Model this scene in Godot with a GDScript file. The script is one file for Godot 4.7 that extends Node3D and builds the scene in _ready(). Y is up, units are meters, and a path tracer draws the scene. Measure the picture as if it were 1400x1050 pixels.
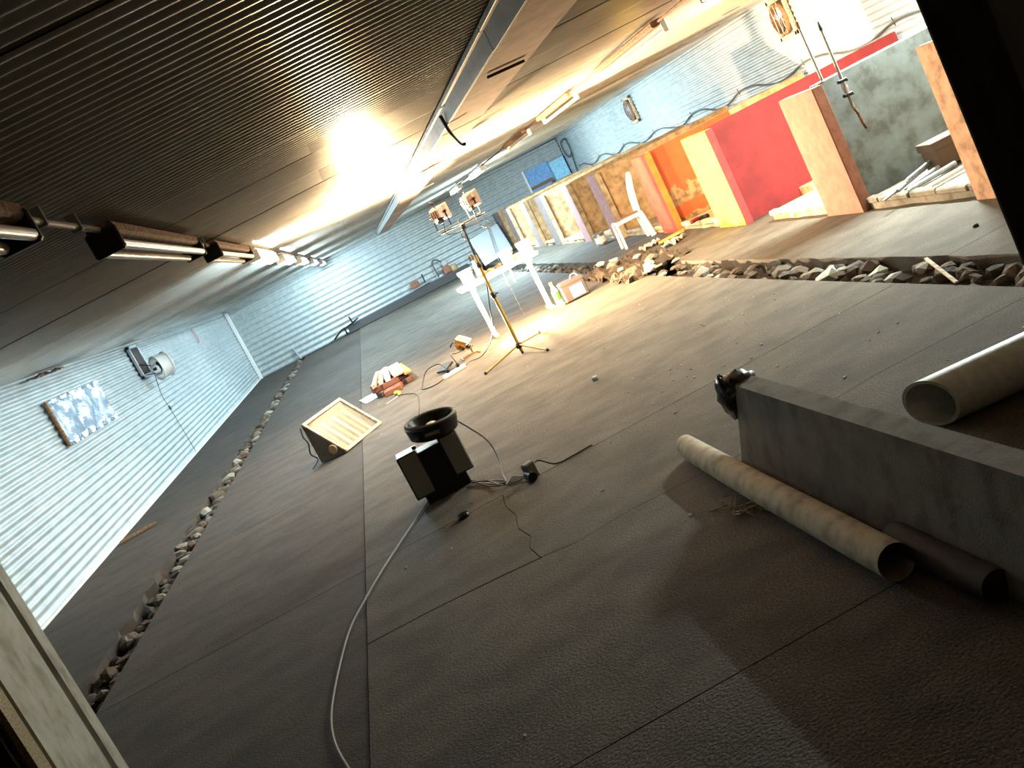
extends Node3D
# An old livestock hall under renovation, seen through its doorway by a tilted hand-held camera.

var rng := RandomNumberGenerator.new()
var taken := {}
var M := {}
const ZB := -30.4        # face of the far end wall
const XL := -4.05        # face of the left wall
const XR := 6.9          # face of the right wall

func ceil_y(x: float) -> float:
	return 2.252 + 0.0128 * x

# ------------------------------------------------------------------ naming helpers
func numbered(n: String) -> String:
	if not taken.has(n):
		taken[n] = 0
		return n
	taken[n] += 1
	return "%s_%03d" % [n, taken[n]]

func tag(o: Node, label: String, category: String, group := ""):
	o.set_meta("label", label)
	o.set_meta("category", category)
	if group != "":
		o.set_meta("group", group)
	return o

func thing(called: String, label: String, category: String, at := Vector3.ZERO, turn := 0.0, group := "") -> Node3D:
	var o := Node3D.new()
	o.name = numbered(called)
	add_child(o)
	o.position = at
	o.rotation.y = turn
	tag(o, label, category, group)
	return o

func struct(called: String) -> Node3D:
	var o := Node3D.new()
	o.name = called
	add_child(o)
	o.set_meta("kind", "structure")
	return o

func new_st() -> SurfaceTool:
	var st := SurfaceTool.new()
	st.begin(Mesh.PRIMITIVE_TRIANGLES)
	return st

func obj(called: String, st: SurfaceTool, m: Material, parent: Node = null) -> MeshInstance3D:
	return inst(called, st.commit(), m, parent)

func inst(called: String, mesh: Mesh, m: Material, parent: Node = null, at := Transform3D()) -> MeshInstance3D:
	var o := MeshInstance3D.new()
	o.mesh = mesh
	o.material_override = m
	o.transform = at
	o.cast_shadow = GeometryInstance3D.SHADOW_CASTING_SETTING_ON
	if parent == null:
		o.name = numbered(called)
		add_child(o)
	else:
		o.name = called
		parent.add_child(o, true)
	return o

# ------------------------------------------------------------------ shape helpers
func tri(st: SurfaceTool, a: Vector3, b: Vector3, c: Vector3, na: Vector3, nb: Vector3, nc: Vector3, ua := Vector2.ZERO, ub := Vector2.ZERO, uc := Vector2.ZERO):
	if (b - a).cross(c - a).dot(na + nb + nc) > 0.0:
		var t := b; b = c; c = t
		var tn := nb; nb = nc; nc = tn
		var tu := ub; ub = uc; uc = tu
	st.set_normal(na); st.set_uv(ua); st.add_vertex(a)
	st.set_normal(nb); st.set_uv(ub); st.add_vertex(b)
	st.set_normal(nc); st.set_uv(uc); st.add_vertex(c)

func quad(st: SurfaceTool, a: Vector3, b: Vector3, c: Vector3, d: Vector3, n: Vector3):
	tri(st, a, b, c, n, n, n, Vector2(0, 0), Vector2(1, 0), Vector2(1, 1))
	tri(st, a, c, d, n, n, n, Vector2(0, 0), Vector2(1, 1), Vector2(0, 1))

func box(st: SurfaceTool, c: Vector3, s: Vector3, bev := 0.004, bas := Basis()):
	var h := s * 0.5
	var b := minf(bev, minf(h.x, minf(h.y, h.z)) * 0.9)
	for k in 3:
		var i := (k + 1) % 3
		var j := (k + 2) % 3
		for s1 in [-1.0, 1.0]:
			var n := Vector3.ZERO
			n[k] = s1
			var p := []
			for q in [[-1, -1], [1, -1], [1, 1], [-1, 1]]:
				var v := Vector3.ZERO
				v[k] = s1 * h[k]; v[i] = q[0] * (h[i] - b); v[j] = q[1] * (h[j] - b)
				p.append(c + bas * v)
			quad(st, p[0], p[1], p[2], p[3], bas * n)
			if b <= 0.0:
				continue
			for s2 in [-1.0, 1.0]:
				var n2 := Vector3.ZERO
				n2[k] = s1; n2[i] = s2
				var e := []
				for q in [[0, -1], [0, 1], [1, 1], [1, -1]]:
					var v := Vector3.ZERO
					v[k] = s1 * (h[k] - b * q[0]); v[i] = s2 * (h[i] - b * (1 - q[0])); v[j] = q[1] * (h[j] - b)
					e.append(c + bas * v)
				quad(st, e[0], e[1], e[2], e[3], bas * n2.normalized())
	if b > 0.0:
		for x in [-1.0, 1.0]:
			for y in [-1.0, 1.0]:
				for z in [-1.0, 1.0]:
					var n := Vector3(x, y, z)
					var p0 := Vector3(x * h.x, y * (h.y - b), z * (h.z - b))
					var p1 := Vector3(x * (h.x - b), y * h.y, z * (h.z - b))
					var p2 := Vector3(x * (h.x - b), y * (h.y - b), z * h.z)
					var nn := bas * n.normalized()
					tri(st, c + bas * p0, c + bas * p1, c + bas * p2, nn, nn, nn)

func span(st: SurfaceTool, lo: Vector3, hi: Vector3, bev := 0.004):
	box(st, (lo + hi) * 0.5, (hi - lo).abs(), bev)

func bar(st: SurfaceTool, a: Vector3, b: Vector3, w: float, t: float, bev := 0.002, up := Vector3.UP):
	var f := (b - a).normalized()
	var r := up.cross(f)
	if r.length() < 0.05:
		r = Vector3.RIGHT.cross(f)
	r = r.normalized()
	box(st, (a + b) * 0.5, Vector3(w, t, a.distance_to(b)), bev, Basis(r, f.cross(r).normalized(), f))

func tube(st: SurfaceTool, pts: Array, r, n := 8, caps := true):
	var rings := []
	var dir: Vector3 = (pts[1] - pts[0]).normalized()
	var u := dir.cross(Vector3.UP)
	if u.length() < 0.1:
		u = dir.cross(Vector3.RIGHT)
	u = u.normalized()
	for k in pts.size():
		var d: Vector3 = (pts[mini(k + 1, pts.size() - 1)] - pts[maxi(k - 1, 0)]).normalized()
		u = (u - d * u.dot(d)).normalized()
		var w := d.cross(u).normalized()
		var rr: float = r[k] if r is Array else r
		var ring := []
		for i in n:
			var a := TAU * i / n
			var nn := u * cos(a) + w * sin(a)
			ring.append([pts[k] + nn * rr, nn])
		rings.append(ring)
		if caps and (k == 0 or k == pts.size() - 1):
			var cn := -d if k == 0 else d
			for i in n:
				tri(st, pts[k], ring[i][0], ring[(i + 1) % n][0], cn, cn, cn) if k == 0 else null
			if k > 0:
				for i in n:
					tri(st, pts[k], ring[i][0], ring[(i + 1) % n][0], cn, cn, cn)
	for k in rings.size() - 1:
		for i in n:
			var j := (i + 1) % n
			var a = rings[k][i]; var b = rings[k][j]; var c = rings[k + 1][j]; var d = rings[k + 1][i]
			tri(st, a[0], b[0], c[0], a[1], b[1], c[1])
			tri(st, a[0], c[0], d[0], a[1], c[1], d[1])

func curve(pts: Array, steps := 6) -> Array:
	var out := []
	for k in pts.size() - 1:
		var p0: Vector3 = pts[maxi(k - 1, 0)]
		var p1: Vector3 = pts[k]
		var p2: Vector3 = pts[k + 1]
		var p3: Vector3 = pts[mini(k + 2, pts.size() - 1)]
		for i in steps:
			out.append(p1.cubic_interpolate(p2, p0, p3, float(i) / steps))
	out.append(pts[-1])
	return out

func lathe(st: SurfaceTool, prof: Array, xf := Transform3D(), n := 24):
	for k in prof.size() - 1:
		var a: Vector2 = prof[k]
		var b: Vector2 = prof[k + 1]
		var t := (b - a).normalized()
		var nn := Vector2(t.y, -t.x)
		for i in n:
			var a0 := TAU * i / n
			var a1 := TAU * (i + 1) / n
			var P := func(p: Vector2, ang: float) -> Vector3: return xf * Vector3(p.x * cos(ang), p.y, p.x * sin(ang))
			var N := func(ang: float) -> Vector3: return (xf.basis * Vector3(nn.x * cos(ang), nn.y, nn.x * sin(ang))).normalized()
			var n0: Vector3 = N.call(a0)
			var n1: Vector3 = N.call(a1)
			if a.x > 0.0001:
				tri(st, P.call(a, a0), P.call(a, a1), P.call(b, a1), n0, n1, n1)
			if b.x > 0.0001:
				tri(st, P.call(a, a0), P.call(b, a1), P.call(b, a0), n0, n1, n0)

func prism(st: SurfaceTool, poly: PackedVector2Array, y0: float, y1: float):
	var idx := Geometry2D.triangulate_polygon(poly)
	var mid := func(v: Vector2, y: float) -> Vector3: return Vector3(v.x, y, v.y)
	for k in range(0, idx.size(), 3):
		tri(st, mid.call(poly[idx[k]], y1), mid.call(poly[idx[k + 1]], y1), mid.call(poly[idx[k + 2]], y1), Vector3.UP, Vector3.UP, Vector3.UP)
		tri(st, mid.call(poly[idx[k]], y0), mid.call(poly[idx[k + 1]], y0), mid.call(poly[idx[k + 2]], y0), Vector3.DOWN, Vector3.DOWN, Vector3.DOWN)
	var s := -1.0 if Geometry2D.is_polygon_clockwise(poly) else 1.0
	for k in poly.size():
		var a := poly[k]
		var b := poly[(k + 1) % poly.size()]
		var n := Vector3((b.y - a.y) * s, 0, -(b.x - a.x) * s).normalized()
		quad(st, mid.call(a, y0), mid.call(b, y0), mid.call(b, y1), mid.call(a, y1), n)

# soft lump: a sphere pushed about by noise
func lump(st: SurfaceTool, c: Vector3, r: Vector3, sd: int, rough: float, n := 18):
	var nz := FastNoiseLite.new()
	nz.seed = sd
	nz.frequency = 0.9
	nz.fractal_octaves = 3
	var P := func(i: int, k: int) -> Array:
		var th := PI * i / n
		var ph := TAU * (k % (2 * n)) / (2 * n)
		var d := Vector3(sin(th) * cos(ph), cos(th), sin(th) * sin(ph))
		var q := d * r * (1.0 + rough * nz.get_noise_3dv(d * 1.6) * 2.0)
		return [c + q, (d / r).normalized()]
	for i in n:
		for k in 2 * n:
			var a = P.call(i, k); var b = P.call(i + 1, k); var e = P.call(i + 1, k + 1); var f = P.call(i, k + 1)
			tri(st, a[0], b[0], e[0], a[1], b[1], e[1])
			tri(st, a[0], e[0], f[0], a[1], e[1], f[1])

# corrugated sheet: ridges along local x, wave along local z, relief in local y (towards +y)
func corrugated(length: float, waves: int, pitch: float, amp: float, sag := 0.0, per := 8) -> ArrayMesh:
	var st := new_st()
	var n := waves * per
	var xs := 4 if sag > 0.0 else 1
	for ix in xs:
		var x0 := length * ix / xs - length / 2
		var x1 := length * (ix + 1) / xs - length / 2
		for k in n:
			var P := []
			for q in [[x0, k], [x1, k], [x1, k + 1], [x0, k + 1]]:
				var a: float = TAU * q[1] / per
				var f: float = q[0] / length * 2.0
				P.append([Vector3(q[0], amp * sin(a) - sag * (1.0 - f * f) * -1.0, pitch * q[1] / per - waves * pitch / 2), Vector3(0, 1, -amp * TAU / pitch * cos(a)).normalized()])
			tri(st, P[0][0], P[1][0], P[2][0], P[0][1], P[1][1], P[2][1])
			tri(st, P[0][0], P[2][0], P[3][0], P[0][1], P[2][1], P[3][1])
	return st.commit()

func stone_mesh(sd: int) -> ArrayMesh:
	var g := RandomNumberGenerator.new()
	g.seed = sd
	var base := [Vector3(1, 0, 0), Vector3(-1, 0, 0), Vector3(0, 1, 0), Vector3(0, -1, 0), Vector3(0, 0, 1), Vector3(0, 0, -1)]
	var faces := []
	for x in [0, 1]:
		for y in [2, 3]:
			for z in [4, 5]:
				faces.append([base[x], base[y], base[z]])
	var moved := {}
	var push := func(v: Vector3) -> Vector3:
		var key := "%.2f %.2f %.2f" % [v.x, v.y, v.z]
		if not moved.has(key):
			moved[key] = v.normalized() * g.randf_range(0.72, 1.08) + Vector3(g.randf_range(-0.14, 0.14), g.randf_range(-0.14, 0.14), g.randf_range(-0.14, 0.14))
		return moved[key]
	var st := new_st()
	for f in faces:
		var m0: Vector3 = (f[0] + f[1]) * 0.5
		var m1: Vector3 = (f[1] + f[2]) * 0.5
		var m2: Vector3 = (f[2] + f[0]) * 0.5
		for t in [[f[0], m0, m2], [m0, f[1], m1], [m2, m1, f[2]], [m0, m1, m2]]:
			var a: Vector3 = push.call(t[0]) * 0.5
			var b: Vector3 = push.call(t[1]) * 0.5
			var c: Vector3 = push.call(t[2]) * 0.5
			var n := (b - a).cross(c - a).normalized()
			if n.dot(a + b + c) < 0.0:
				n = -n
			tri(st, a, b, c, n, n, n)
	return st.commit()

# crumpled sheet: grid of w x d, height by noise, drawn on both sides with a little thickness
func crumpled(w: float, d: float, nx: int, nz: int, amp: float, freq: float, sd: int, ragged := 0.0) -> ArrayMesh:
	var nz_ := FastNoiseLite.new()
	nz_.seed = sd
	nz_.frequency = freq
	nz_.fractal_octaves = 3
	var g := RandomNumberGenerator.new()
	g.seed = sd + 5
	var P := []
	for i in nx + 1:
		var row := []
		for k in nz + 1:
			var edge := 1.0 if (i == 0 or k == 0 or i == nx or k == nz) else 0.0
			var x := (float(i) / nx - 0.5) * w * (1.0 - edge * ragged * g.randf())
			var z := (float(k) / nz - 0.5) * d * (1.0 - edge * ragged * g.randf())
			row.append(Vector3(x, amp * (nz_.get_noise_2d(x * 100.0, z * 100.0) + 0.5), z))
		P.append(row)
	var st := new_st()
	for i in nx:
		for k in nz:
			for t in [[P[i][k], P[i + 1][k], P[i + 1][k + 1]], [P[i][k], P[i + 1][k + 1], P[i][k + 1]]]:
				var n: Vector3 = (t[1] - t[0]).cross(t[2] - t[0]).normalized()
				if n.y < 0.0:
					n = -n
				tri(st, t[0], t[1], t[2], n, n, n)
				var o := Vector3(0, -0.0025, 0)
				tri(st, t[0] + o, t[1] + o, t[2] + o, -n, -n, -n)
	return st.commit()

# ------------------------------------------------------------------ materials
func mottle(sd: int, freq: float, lo: Color, hi: Color, octaves := 5, size := 512, mid := Color(0, 0, 0, 0), kind := FastNoiseLite.TYPE_SIMPLEX_SMOOTH) -> NoiseTexture2D:
	var f := FastNoiseLite.new()
	f.seed = sd
	f.noise_type = kind
	f.frequency = freq
	f.fractal_octaves = octaves
	f.fractal_gain = 0.6
	var t := NoiseTexture2D.new()
	t.width = size
	t.height = size
	t.seamless = true
	t.noise = f
	var g := Gradient.new()
	g.set_color(0, lo)
	g.set_color(1, hi)
	g.set_offset(0, 0.18)
	g.set_offset(1, 0.82)
	if mid.a > 0.0:
		g.add_point(0.5, mid)
	t.color_ramp = g
	return t

func grey_noise(sd: int, freq: float, octaves := 5, size := 512) -> NoiseTexture2D:
	return mottle(sd, freq, Color(0, 0, 0), Color(1, 1, 1), octaves, size)

func mat(c: Color, rough := 0.8, metal := 0.0) -> StandardMaterial3D:
	var m := StandardMaterial3D.new()
	m.albedo_color = c
	m.roughness = rough
	m.metallic = metal
	return m

func rough_mat(c: Color, tex: Texture2D, scale: Vector3, rough := 0.9, relief: Texture2D = null, depth := 0.4, world := true) -> StandardMaterial3D:
	var m := mat(c, rough)
	m.albedo_texture = tex
	m.uv1_triplanar = true
	m.uv1_world_triplanar = world
	m.uv1_scale = scale
	if relief:
		m.heightmap_enabled = true
		m.heightmap_texture = relief
		m.heightmap_scale = depth
	return m

func make_materials():
	var fine := mottle(3, 0.08, Color(0.60, 0.60, 0.59), Color(1, 1, 1), 5, 1024)
	var blotch := mottle(11, 0.012, Color(0.70, 0.67, 0.63), Color(1, 1, 1), 5, 1024, Color(0.88, 0.86, 0.83))
	var relief := grey_noise(21, 0.1, 4, 1024)
	var faint := mottle(5, 0.02, Color(0.86, 0.85, 0.83), Color(1, 1, 1), 5, 512)
	var worn := mottle(13, 0.012, Color(0.72, 0.69, 0.64), Color(1, 1, 1), 5, 512, Color(0.92, 0.9, 0.87))
	# floor: brushed concrete, streaked across the hall, brown where the herd stood
	for k in 3:
		var m := rough_mat([Color(0.44, 0.40, 0.345), Color(0.415, 0.375, 0.32), Color(0.455, 0.415, 0.36)][k], fine, Vector3(0.5, 0.5, 0.55), 0.88, relief, 0.2)
		m.uv1_offset = Vector3(k * 0.37, 0, k * 0.21)
		m.detail_enabled = true
		m.detail_blend_mode = BaseMaterial3D.BLEND_MODE_MUL
		m.detail_albedo = blotch
		m.detail_uv_layer = BaseMaterial3D.DETAIL_UV_2
		m.uv2_triplanar = true
		m.uv2_world_triplanar = true
		m.uv2_scale = Vector3(0.13, 0.1, 0.18)
		M["slab%d" % k] = m
	for k in 2:
		var m := rough_mat([Color(0.335, 0.28, 0.225), Color(0.36, 0.305, 0.25)][k], fine, Vector3(0.45, 0.45, 0.6), 0.9, relief, 0.2)
		m.uv1_offset = Vector3(k * 0.5, 0, 0.3)
		m.detail_enabled = true
		m.detail_blend_mode = BaseMaterial3D.BLEND_MODE_MUL
		m.detail_albedo = blotch
		m.detail_uv_layer = BaseMaterial3D.DETAIL_UV_2
		m.uv2_triplanar = true
		m.uv2_world_triplanar = true
		m.uv2_scale = Vector3(0.14, 0.1, 0.24)
		M["side%d" % k] = m
	var grit := mottle(4, 0.17, Color(0.40, 0.395, 0.385), Color(1, 1, 1), 4, 1024)
	for k in ["slab0", "slab1", "slab2", "side0", "side1"]:
		M[k].albedo_texture = grit
	M.dirt = rough_mat(Color(0.30, 0.25, 0.20), fine, Vector3(1, 1, 1), 1.0, relief, 0.08)
	for k in 4:
		M["stone%d" % k] = rough_mat([Color(0.52, 0.48, 0.43), Color(0.36, 0.32, 0.28), Color(0.64, 0.62, 0.57), Color(0.44, 0.36, 0.29)][k], fine, Vector3(2, 2, 2), 0.95, relief, 0.08)
	M.pale_stone = rough_mat(Color(0.86, 0.87, 0.82), fine, Vector3(2, 2, 2), 0.9, relief, 0.04)
	# bare and painted concrete of the stalls
	M.plaster_grey = rough_mat(Color(0.45, 0.485, 0.49), worn, Vector3(0.5, 0.5, 0.5), 0.85, relief, 0.03)
	M.tan = rough_mat(Color(0.77, 0.655, 0.51), worn, Vector3(0.6, 0.6, 0.6), 0.9, relief, 0.04)
	M.cream = rough_mat(Color(0.74, 0.66, 0.54), worn, Vector3(0.8, 0.8, 0.8), 0.9, relief, 0.04)
	M.mauve = rough_mat(Color(0.58, 0.42, 0.41), faint, Vector3(0.7, 0.7, 0.7), 0.85)
	M.mauve_grey = rough_mat(Color(0.45, 0.39, 0.38), faint, Vector3(0.7, 0.7, 0.7), 0.85)
	M.pink = rough_mat(Color(0.54, 0.345, 0.295), faint, Vector3(0.5, 0.5, 0.5), 0.85, relief, 0.03)
	M.brown_pink = rough_mat(Color(0.62, 0.42, 0.34), faint, Vector3(0.8, 0.8, 0.8), 0.85, relief, 0.03)
	M.sand = rough_mat(Color(0.70, 0.55, 0.45), worn, Vector3(0.8, 0.8, 0.8), 0.85, relief, 0.03)
	M.red = rough_mat(Color(0.52, 0.105, 0.105), faint, Vector3(0.3, 0.3, 0.3), 0.75)
	M.red_light = rough_mat(Color(0.64, 0.21, 0.20), faint, Vector3(0.4, 0.4, 0.4), 0.75)
	M.orange = mat(Color(1, 1, 1), 0.75)
	M.yellow = rough_mat(Color(0.72, 0.64, 0.19), faint, Vector3(0.2, 0.2, 0.2), 0.75)
	M.salmon = rough_mat(Color(0.62, 0.29, 0.22), faint, Vector3(0.4, 0.4, 0.4), 0.75)
	M.amber = rough_mat(Color(0.72, 0.43, 0.14), faint, Vector3(0.4, 0.4, 0.4), 0.75)
	M.dark_concrete = rough_mat(Color(0.47, 0.45, 0.42), worn, Vector3(0.8, 0.8, 0.8), 0.9, relief, 0.07)
	M.kerb = rough_mat(Color(0.36, 0.36, 0.37), fine, Vector3(0.8, 0.8, 0.8), 0.9)
	# metal sheets
	var smear := mottle(31, 0.02, Color(0.88, 0.87, 0.85), Color(1, 1, 1), 4)
	for k in 3:
		var m := rough_mat([Color(0.76, 0.745, 0.715), Color(0.73, 0.715, 0.685), Color(0.79, 0.78, 0.75)][k], smear, Vector3(0.25, 1, 0.8), [0.30, 0.34, 0.27][k])
		m.metallic = 0.3
		M["roof%d" % k] = m
	for k in 2:
		var m := rough_mat([Color(0.69, 0.73, 0.745), Color(0.675, 0.715, 0.735)][k], smear, Vector3(0.6, 0.6, 0.2), 0.42)
		m.metallic = 0.15
		M["sheet%d" % k] = m
	M.duct_side = rough_mat(Color(0.52, 0.51, 0.49), smear, Vector3(1, 1, 0.4), 0.55)
	M.duct_side.metallic = 0.5
	M.duct_under = rough_mat(Color(0.80, 0.69, 0.62), faint, Vector3(0.5, 0.5, 0.3), 0.9)
	var rust := mottle(41, 0.05, Color(0.20, 0.13, 0.09), Color(0.62, 0.45, 0.32), 5, 256)
	M.rust = rough_mat(Color(1, 1, 1), rust, Vector3(2, 2, 2), 0.85)
	M.pale_pipe = rough_mat(Color(0.80, 0.83, 0.84), faint, Vector3(2, 2, 2), 0.5)
	M.pale_pipe.metallic = 0.2
	M.clay = rough_mat(Color(0.80, 0.77, 0.69), worn, Vector3(1.2, 1.2, 1.2), 0.8)
	M.steel = mat(Color(0.66, 0.68, 0.70), 0.35, 0.9)
	M.galv = rough_mat(Color(0.62, 0.65, 0.68), smear, Vector3(2, 2, 2), 0.5)
	M.galv.metallic = 0.4
	M.dark_metal = mat(Color(0.12, 0.11, 0.10), 0.55, 0.5)
	M.black = mat(Color(0.045, 0.045, 0.045), 0.45)
	M.black_gloss = mat(Color(0.05, 0.05, 0.05), 0.25)
	M.black_matt = mat(Color(0.06, 0.055, 0.05), 0.95)
	M.grille = rough_mat(Color(0.60, 0.60, 0.56), mottle(51, 0.4, Color(0.6, 0.6, 0.6), Color(1, 1, 1), 1, 256), Vector3(14, 14, 14), 0.9)
	M.white = mat(Color(0.86, 0.86, 0.85), 0.5)
	M.white_plastic = mat(Color(0.9, 0.9, 0.88), 0.4)
	M.dead_tube = mat(Color(0.78, 0.74, 0.68), 0.3)
	var grain := mottle(61, 0.03, Color(0.6, 0.55, 0.5), Color(1, 1, 1), 4, 256)
	M.wood = rough_mat(Color(0.62, 0.47, 0.32), grain, Vector3(4, 4, 0.8), 0.8)
	M.wood_pale = rough_mat(Color(0.84, 0.77, 0.66), grain, Vector3(4, 4, 0.5), 0.75)
	M.wood_dark = rough_mat(Color(0.24, 0.17, 0.12), grain, Vector3(3, 3, 1), 0.8)
	M.wood_amber = rough_mat(Color(0.80, 0.58, 0.27), grain, Vector3(2, 4, 4), 0.7)
	M.brick = rough_mat(Color(0.56, 0.34, 0.26), fine, Vector3(3, 3, 3), 0.9, relief, 0.03)
	M.brick_dark = rough_mat(Color(0.38, 0.24, 0.20), fine, Vector3(3, 3, 3), 0.9, relief, 0.03)
	M.lamp_yellow = mat(Color(0.46, 0.29, 0.05), 0.45)
	M.pole_yellow = mat(Color(0.55, 0.42, 0.12), 0.45, 0.1)
	M.blue = rough_mat(Color(0.47, 0.66, 0.88), faint, Vector3(1, 1, 1), 0.6)
	M.blue_light = rough_mat(Color(0.60, 0.84, 0.98), faint, Vector3(1, 1, 1), 0.6)
	M.jamb = rough_mat(Color(0.88, 0.88, 0.83), worn, Vector3(3, 1.6, 3), 0.6)
	M.jamb_cream = rough_mat(Color(0.84, 0.72, 0.50), fine, Vector3(3, 3, 3), 0.6)
	M.cable = mat(Color(0.07, 0.07, 0.07), 0.6)
	M.cable_grey = mat(Color(0.47, 0.47, 0.45), 0.6)
	M.cable_wall = mat(Color(0.28, 0.29, 0.29), 0.6)
	M.bucket = mat(Color(0.86, 0.80, 0.68), 0.5)
	M.bucket.backlight = Color(0.35, 0.24, 0.1)
	M.bucket_white = mat(Color(0.9, 0.89, 0.86), 0.5)
	M.crate = mat(Color(0.22, 0.18, 0.17), 0.6)
	M.cardboard = rough_mat(Color(0.45, 0.36, 0.29), fine, Vector3(3, 3, 3), 0.9)
	M.green = mat(Color(0.28, 0.66, 0.22), 0.45)
	M.rag = rough_mat(Color(0.88, 0.86, 0.82), fine, Vector3(4, 4, 4), 0.95)
	M.film = mat(Color(0.50, 0.58, 0.66), 0.22)
	M.film.metallic = 0.1
	M.bag = mat(Color(0.03, 0.03, 0.03), 0.35)
	M.sheet_blue = mat(Color(0.55, 0.62, 0.62), 0.5)
	M.vest = mat(Color(0.36, 0.29, 0.23), 0.9)
	M.door_wood = rough_mat(Color(0.34, 0.26, 0.19), grain, Vector3(3, 0.6, 3), 0.8)
	M.glass = mat(Color(0.9, 0.92, 0.88, 0.06), 0.03)
	M.glass.transparency = BaseMaterial3D.TRANSPARENCY_ALPHA
	M.bottle = mat(Color(0.85, 0.93, 0.88, 0.35), 0.05)
	M.bottle.transparency = BaseMaterial3D.TRANSPARENCY_ALPHA
	M.red_strap = mat(Color(0.72, 0.52, 0.52), 0.7)
	# glowing faces
	M.tube_glow = mat(Color(0.9, 0.95, 1.0), 0.4)
	M.tube_glow.emission_enabled = true
	M.tube_glow.emission = Color(0.86, 0.95, 1.0)
	M.tube_glow.emission_energy_multiplier = TUBE_GLOW
	M.halogen = mat(Color(1, 0.95, 0.85), 0.4)
	M.halogen.emission_enabled = true
	M.halogen.emission = Color(1.0, 0.88, 0.66)
	M.halogen.emission_energy_multiplier = 14.0
	# orange stall side: paint worn off the lower part in a ragged patch, with a painted line below it
	var img := Image.create(256, 256, false, Image.FORMAT_RGB8)
	var nz := FastNoiseLite.new()
	nz.seed = 77
	nz.frequency = 0.02
	nz.fractal_octaves = 5
	for y in 256:
		for x in 256:
			var n := nz.get_noise_2d(x, y)
			var up := 1.0 - y / 255.0
			var c := Color(0.70, 0.27, 0.11).lerp(Color(0.68, 0.30, 0.12), 0.5 + n)
			if up < 0.46 + 0.16 * n and not (up < 0.27 + 0.02 * n and up > 0.13 + 0.04 * n):
				c = Color(0.60, 0.46, 0.31).lerp(Color(0.40, 0.29, 0.19), clampf(0.4 + 1.4 * nz.get_noise_2d(x * 2.0 + 90.0, y * 2.0), 0, 1))
			img.set_pixel(x, y, c)
	M.orange.albedo_texture = ImageTexture.create_from_image(img)

const TUBE_GLOW := 9.0
const TUBE_LIGHT := 2.5
const FLOOD := 7.0
const FLOOR_FLOOD := 52.0
const COOL := Color(0.82, 0.95, 1.0)
const WARM := Color(1.0, 0.86, 0.66)

# ------------------------------------------------------------------ the scene
func _ready():
	rng.seed = 20240611
	# camera: hand-held in the doorway, rolled clockwise
	var cam := Camera3D.new()
	cam.name = "camera"
	add_child(cam)
	cam.position = Vector3(0, 1.6, 0)
	cam.rotation_order = EULER_ORDER_YXZ
	cam.rotation_degrees = Vector3(-9.674, -4.602, -27.076)
	cam.fov = rad_to_deg(2.0 * atan(525.0 / 1397.05))
	cam.near = 0.05
	cam.far = 100.0
	cam.current = true
	# no daylight: a closed hall
	var we := WorldEnvironment.new()
	we.name = "world_environment"
	var e := Environment.new()
	e.background_mode = Environment.BG_COLOR
	e.background_color = Color(0, 0, 0)
	e.ambient_light_source = Environment.AMBIENT_SOURCE_DISABLED
	e.tonemap_mode = Environment.TONE_MAPPER_LINEAR
	e.tonemap_exposure = 4.0
	e.sdfgi_enabled = true
	e.ssao_enabled = true
	e.ssil_enabled = true
	we.environment = e
	add_child(we)

	make_materials()
	build_floor()
	build_ceiling()
	build_walls()
	build_doorway()
	build_stalls()
	build_fixtures()
	build_tripod()
	build_floor_lamp()
	build_table()
	build_middle()
	build_stereo()
	build_foreground()
	build_left_wall_things()
	build_right_wall_things()
	build_back_things()
	build_small_things()

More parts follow.
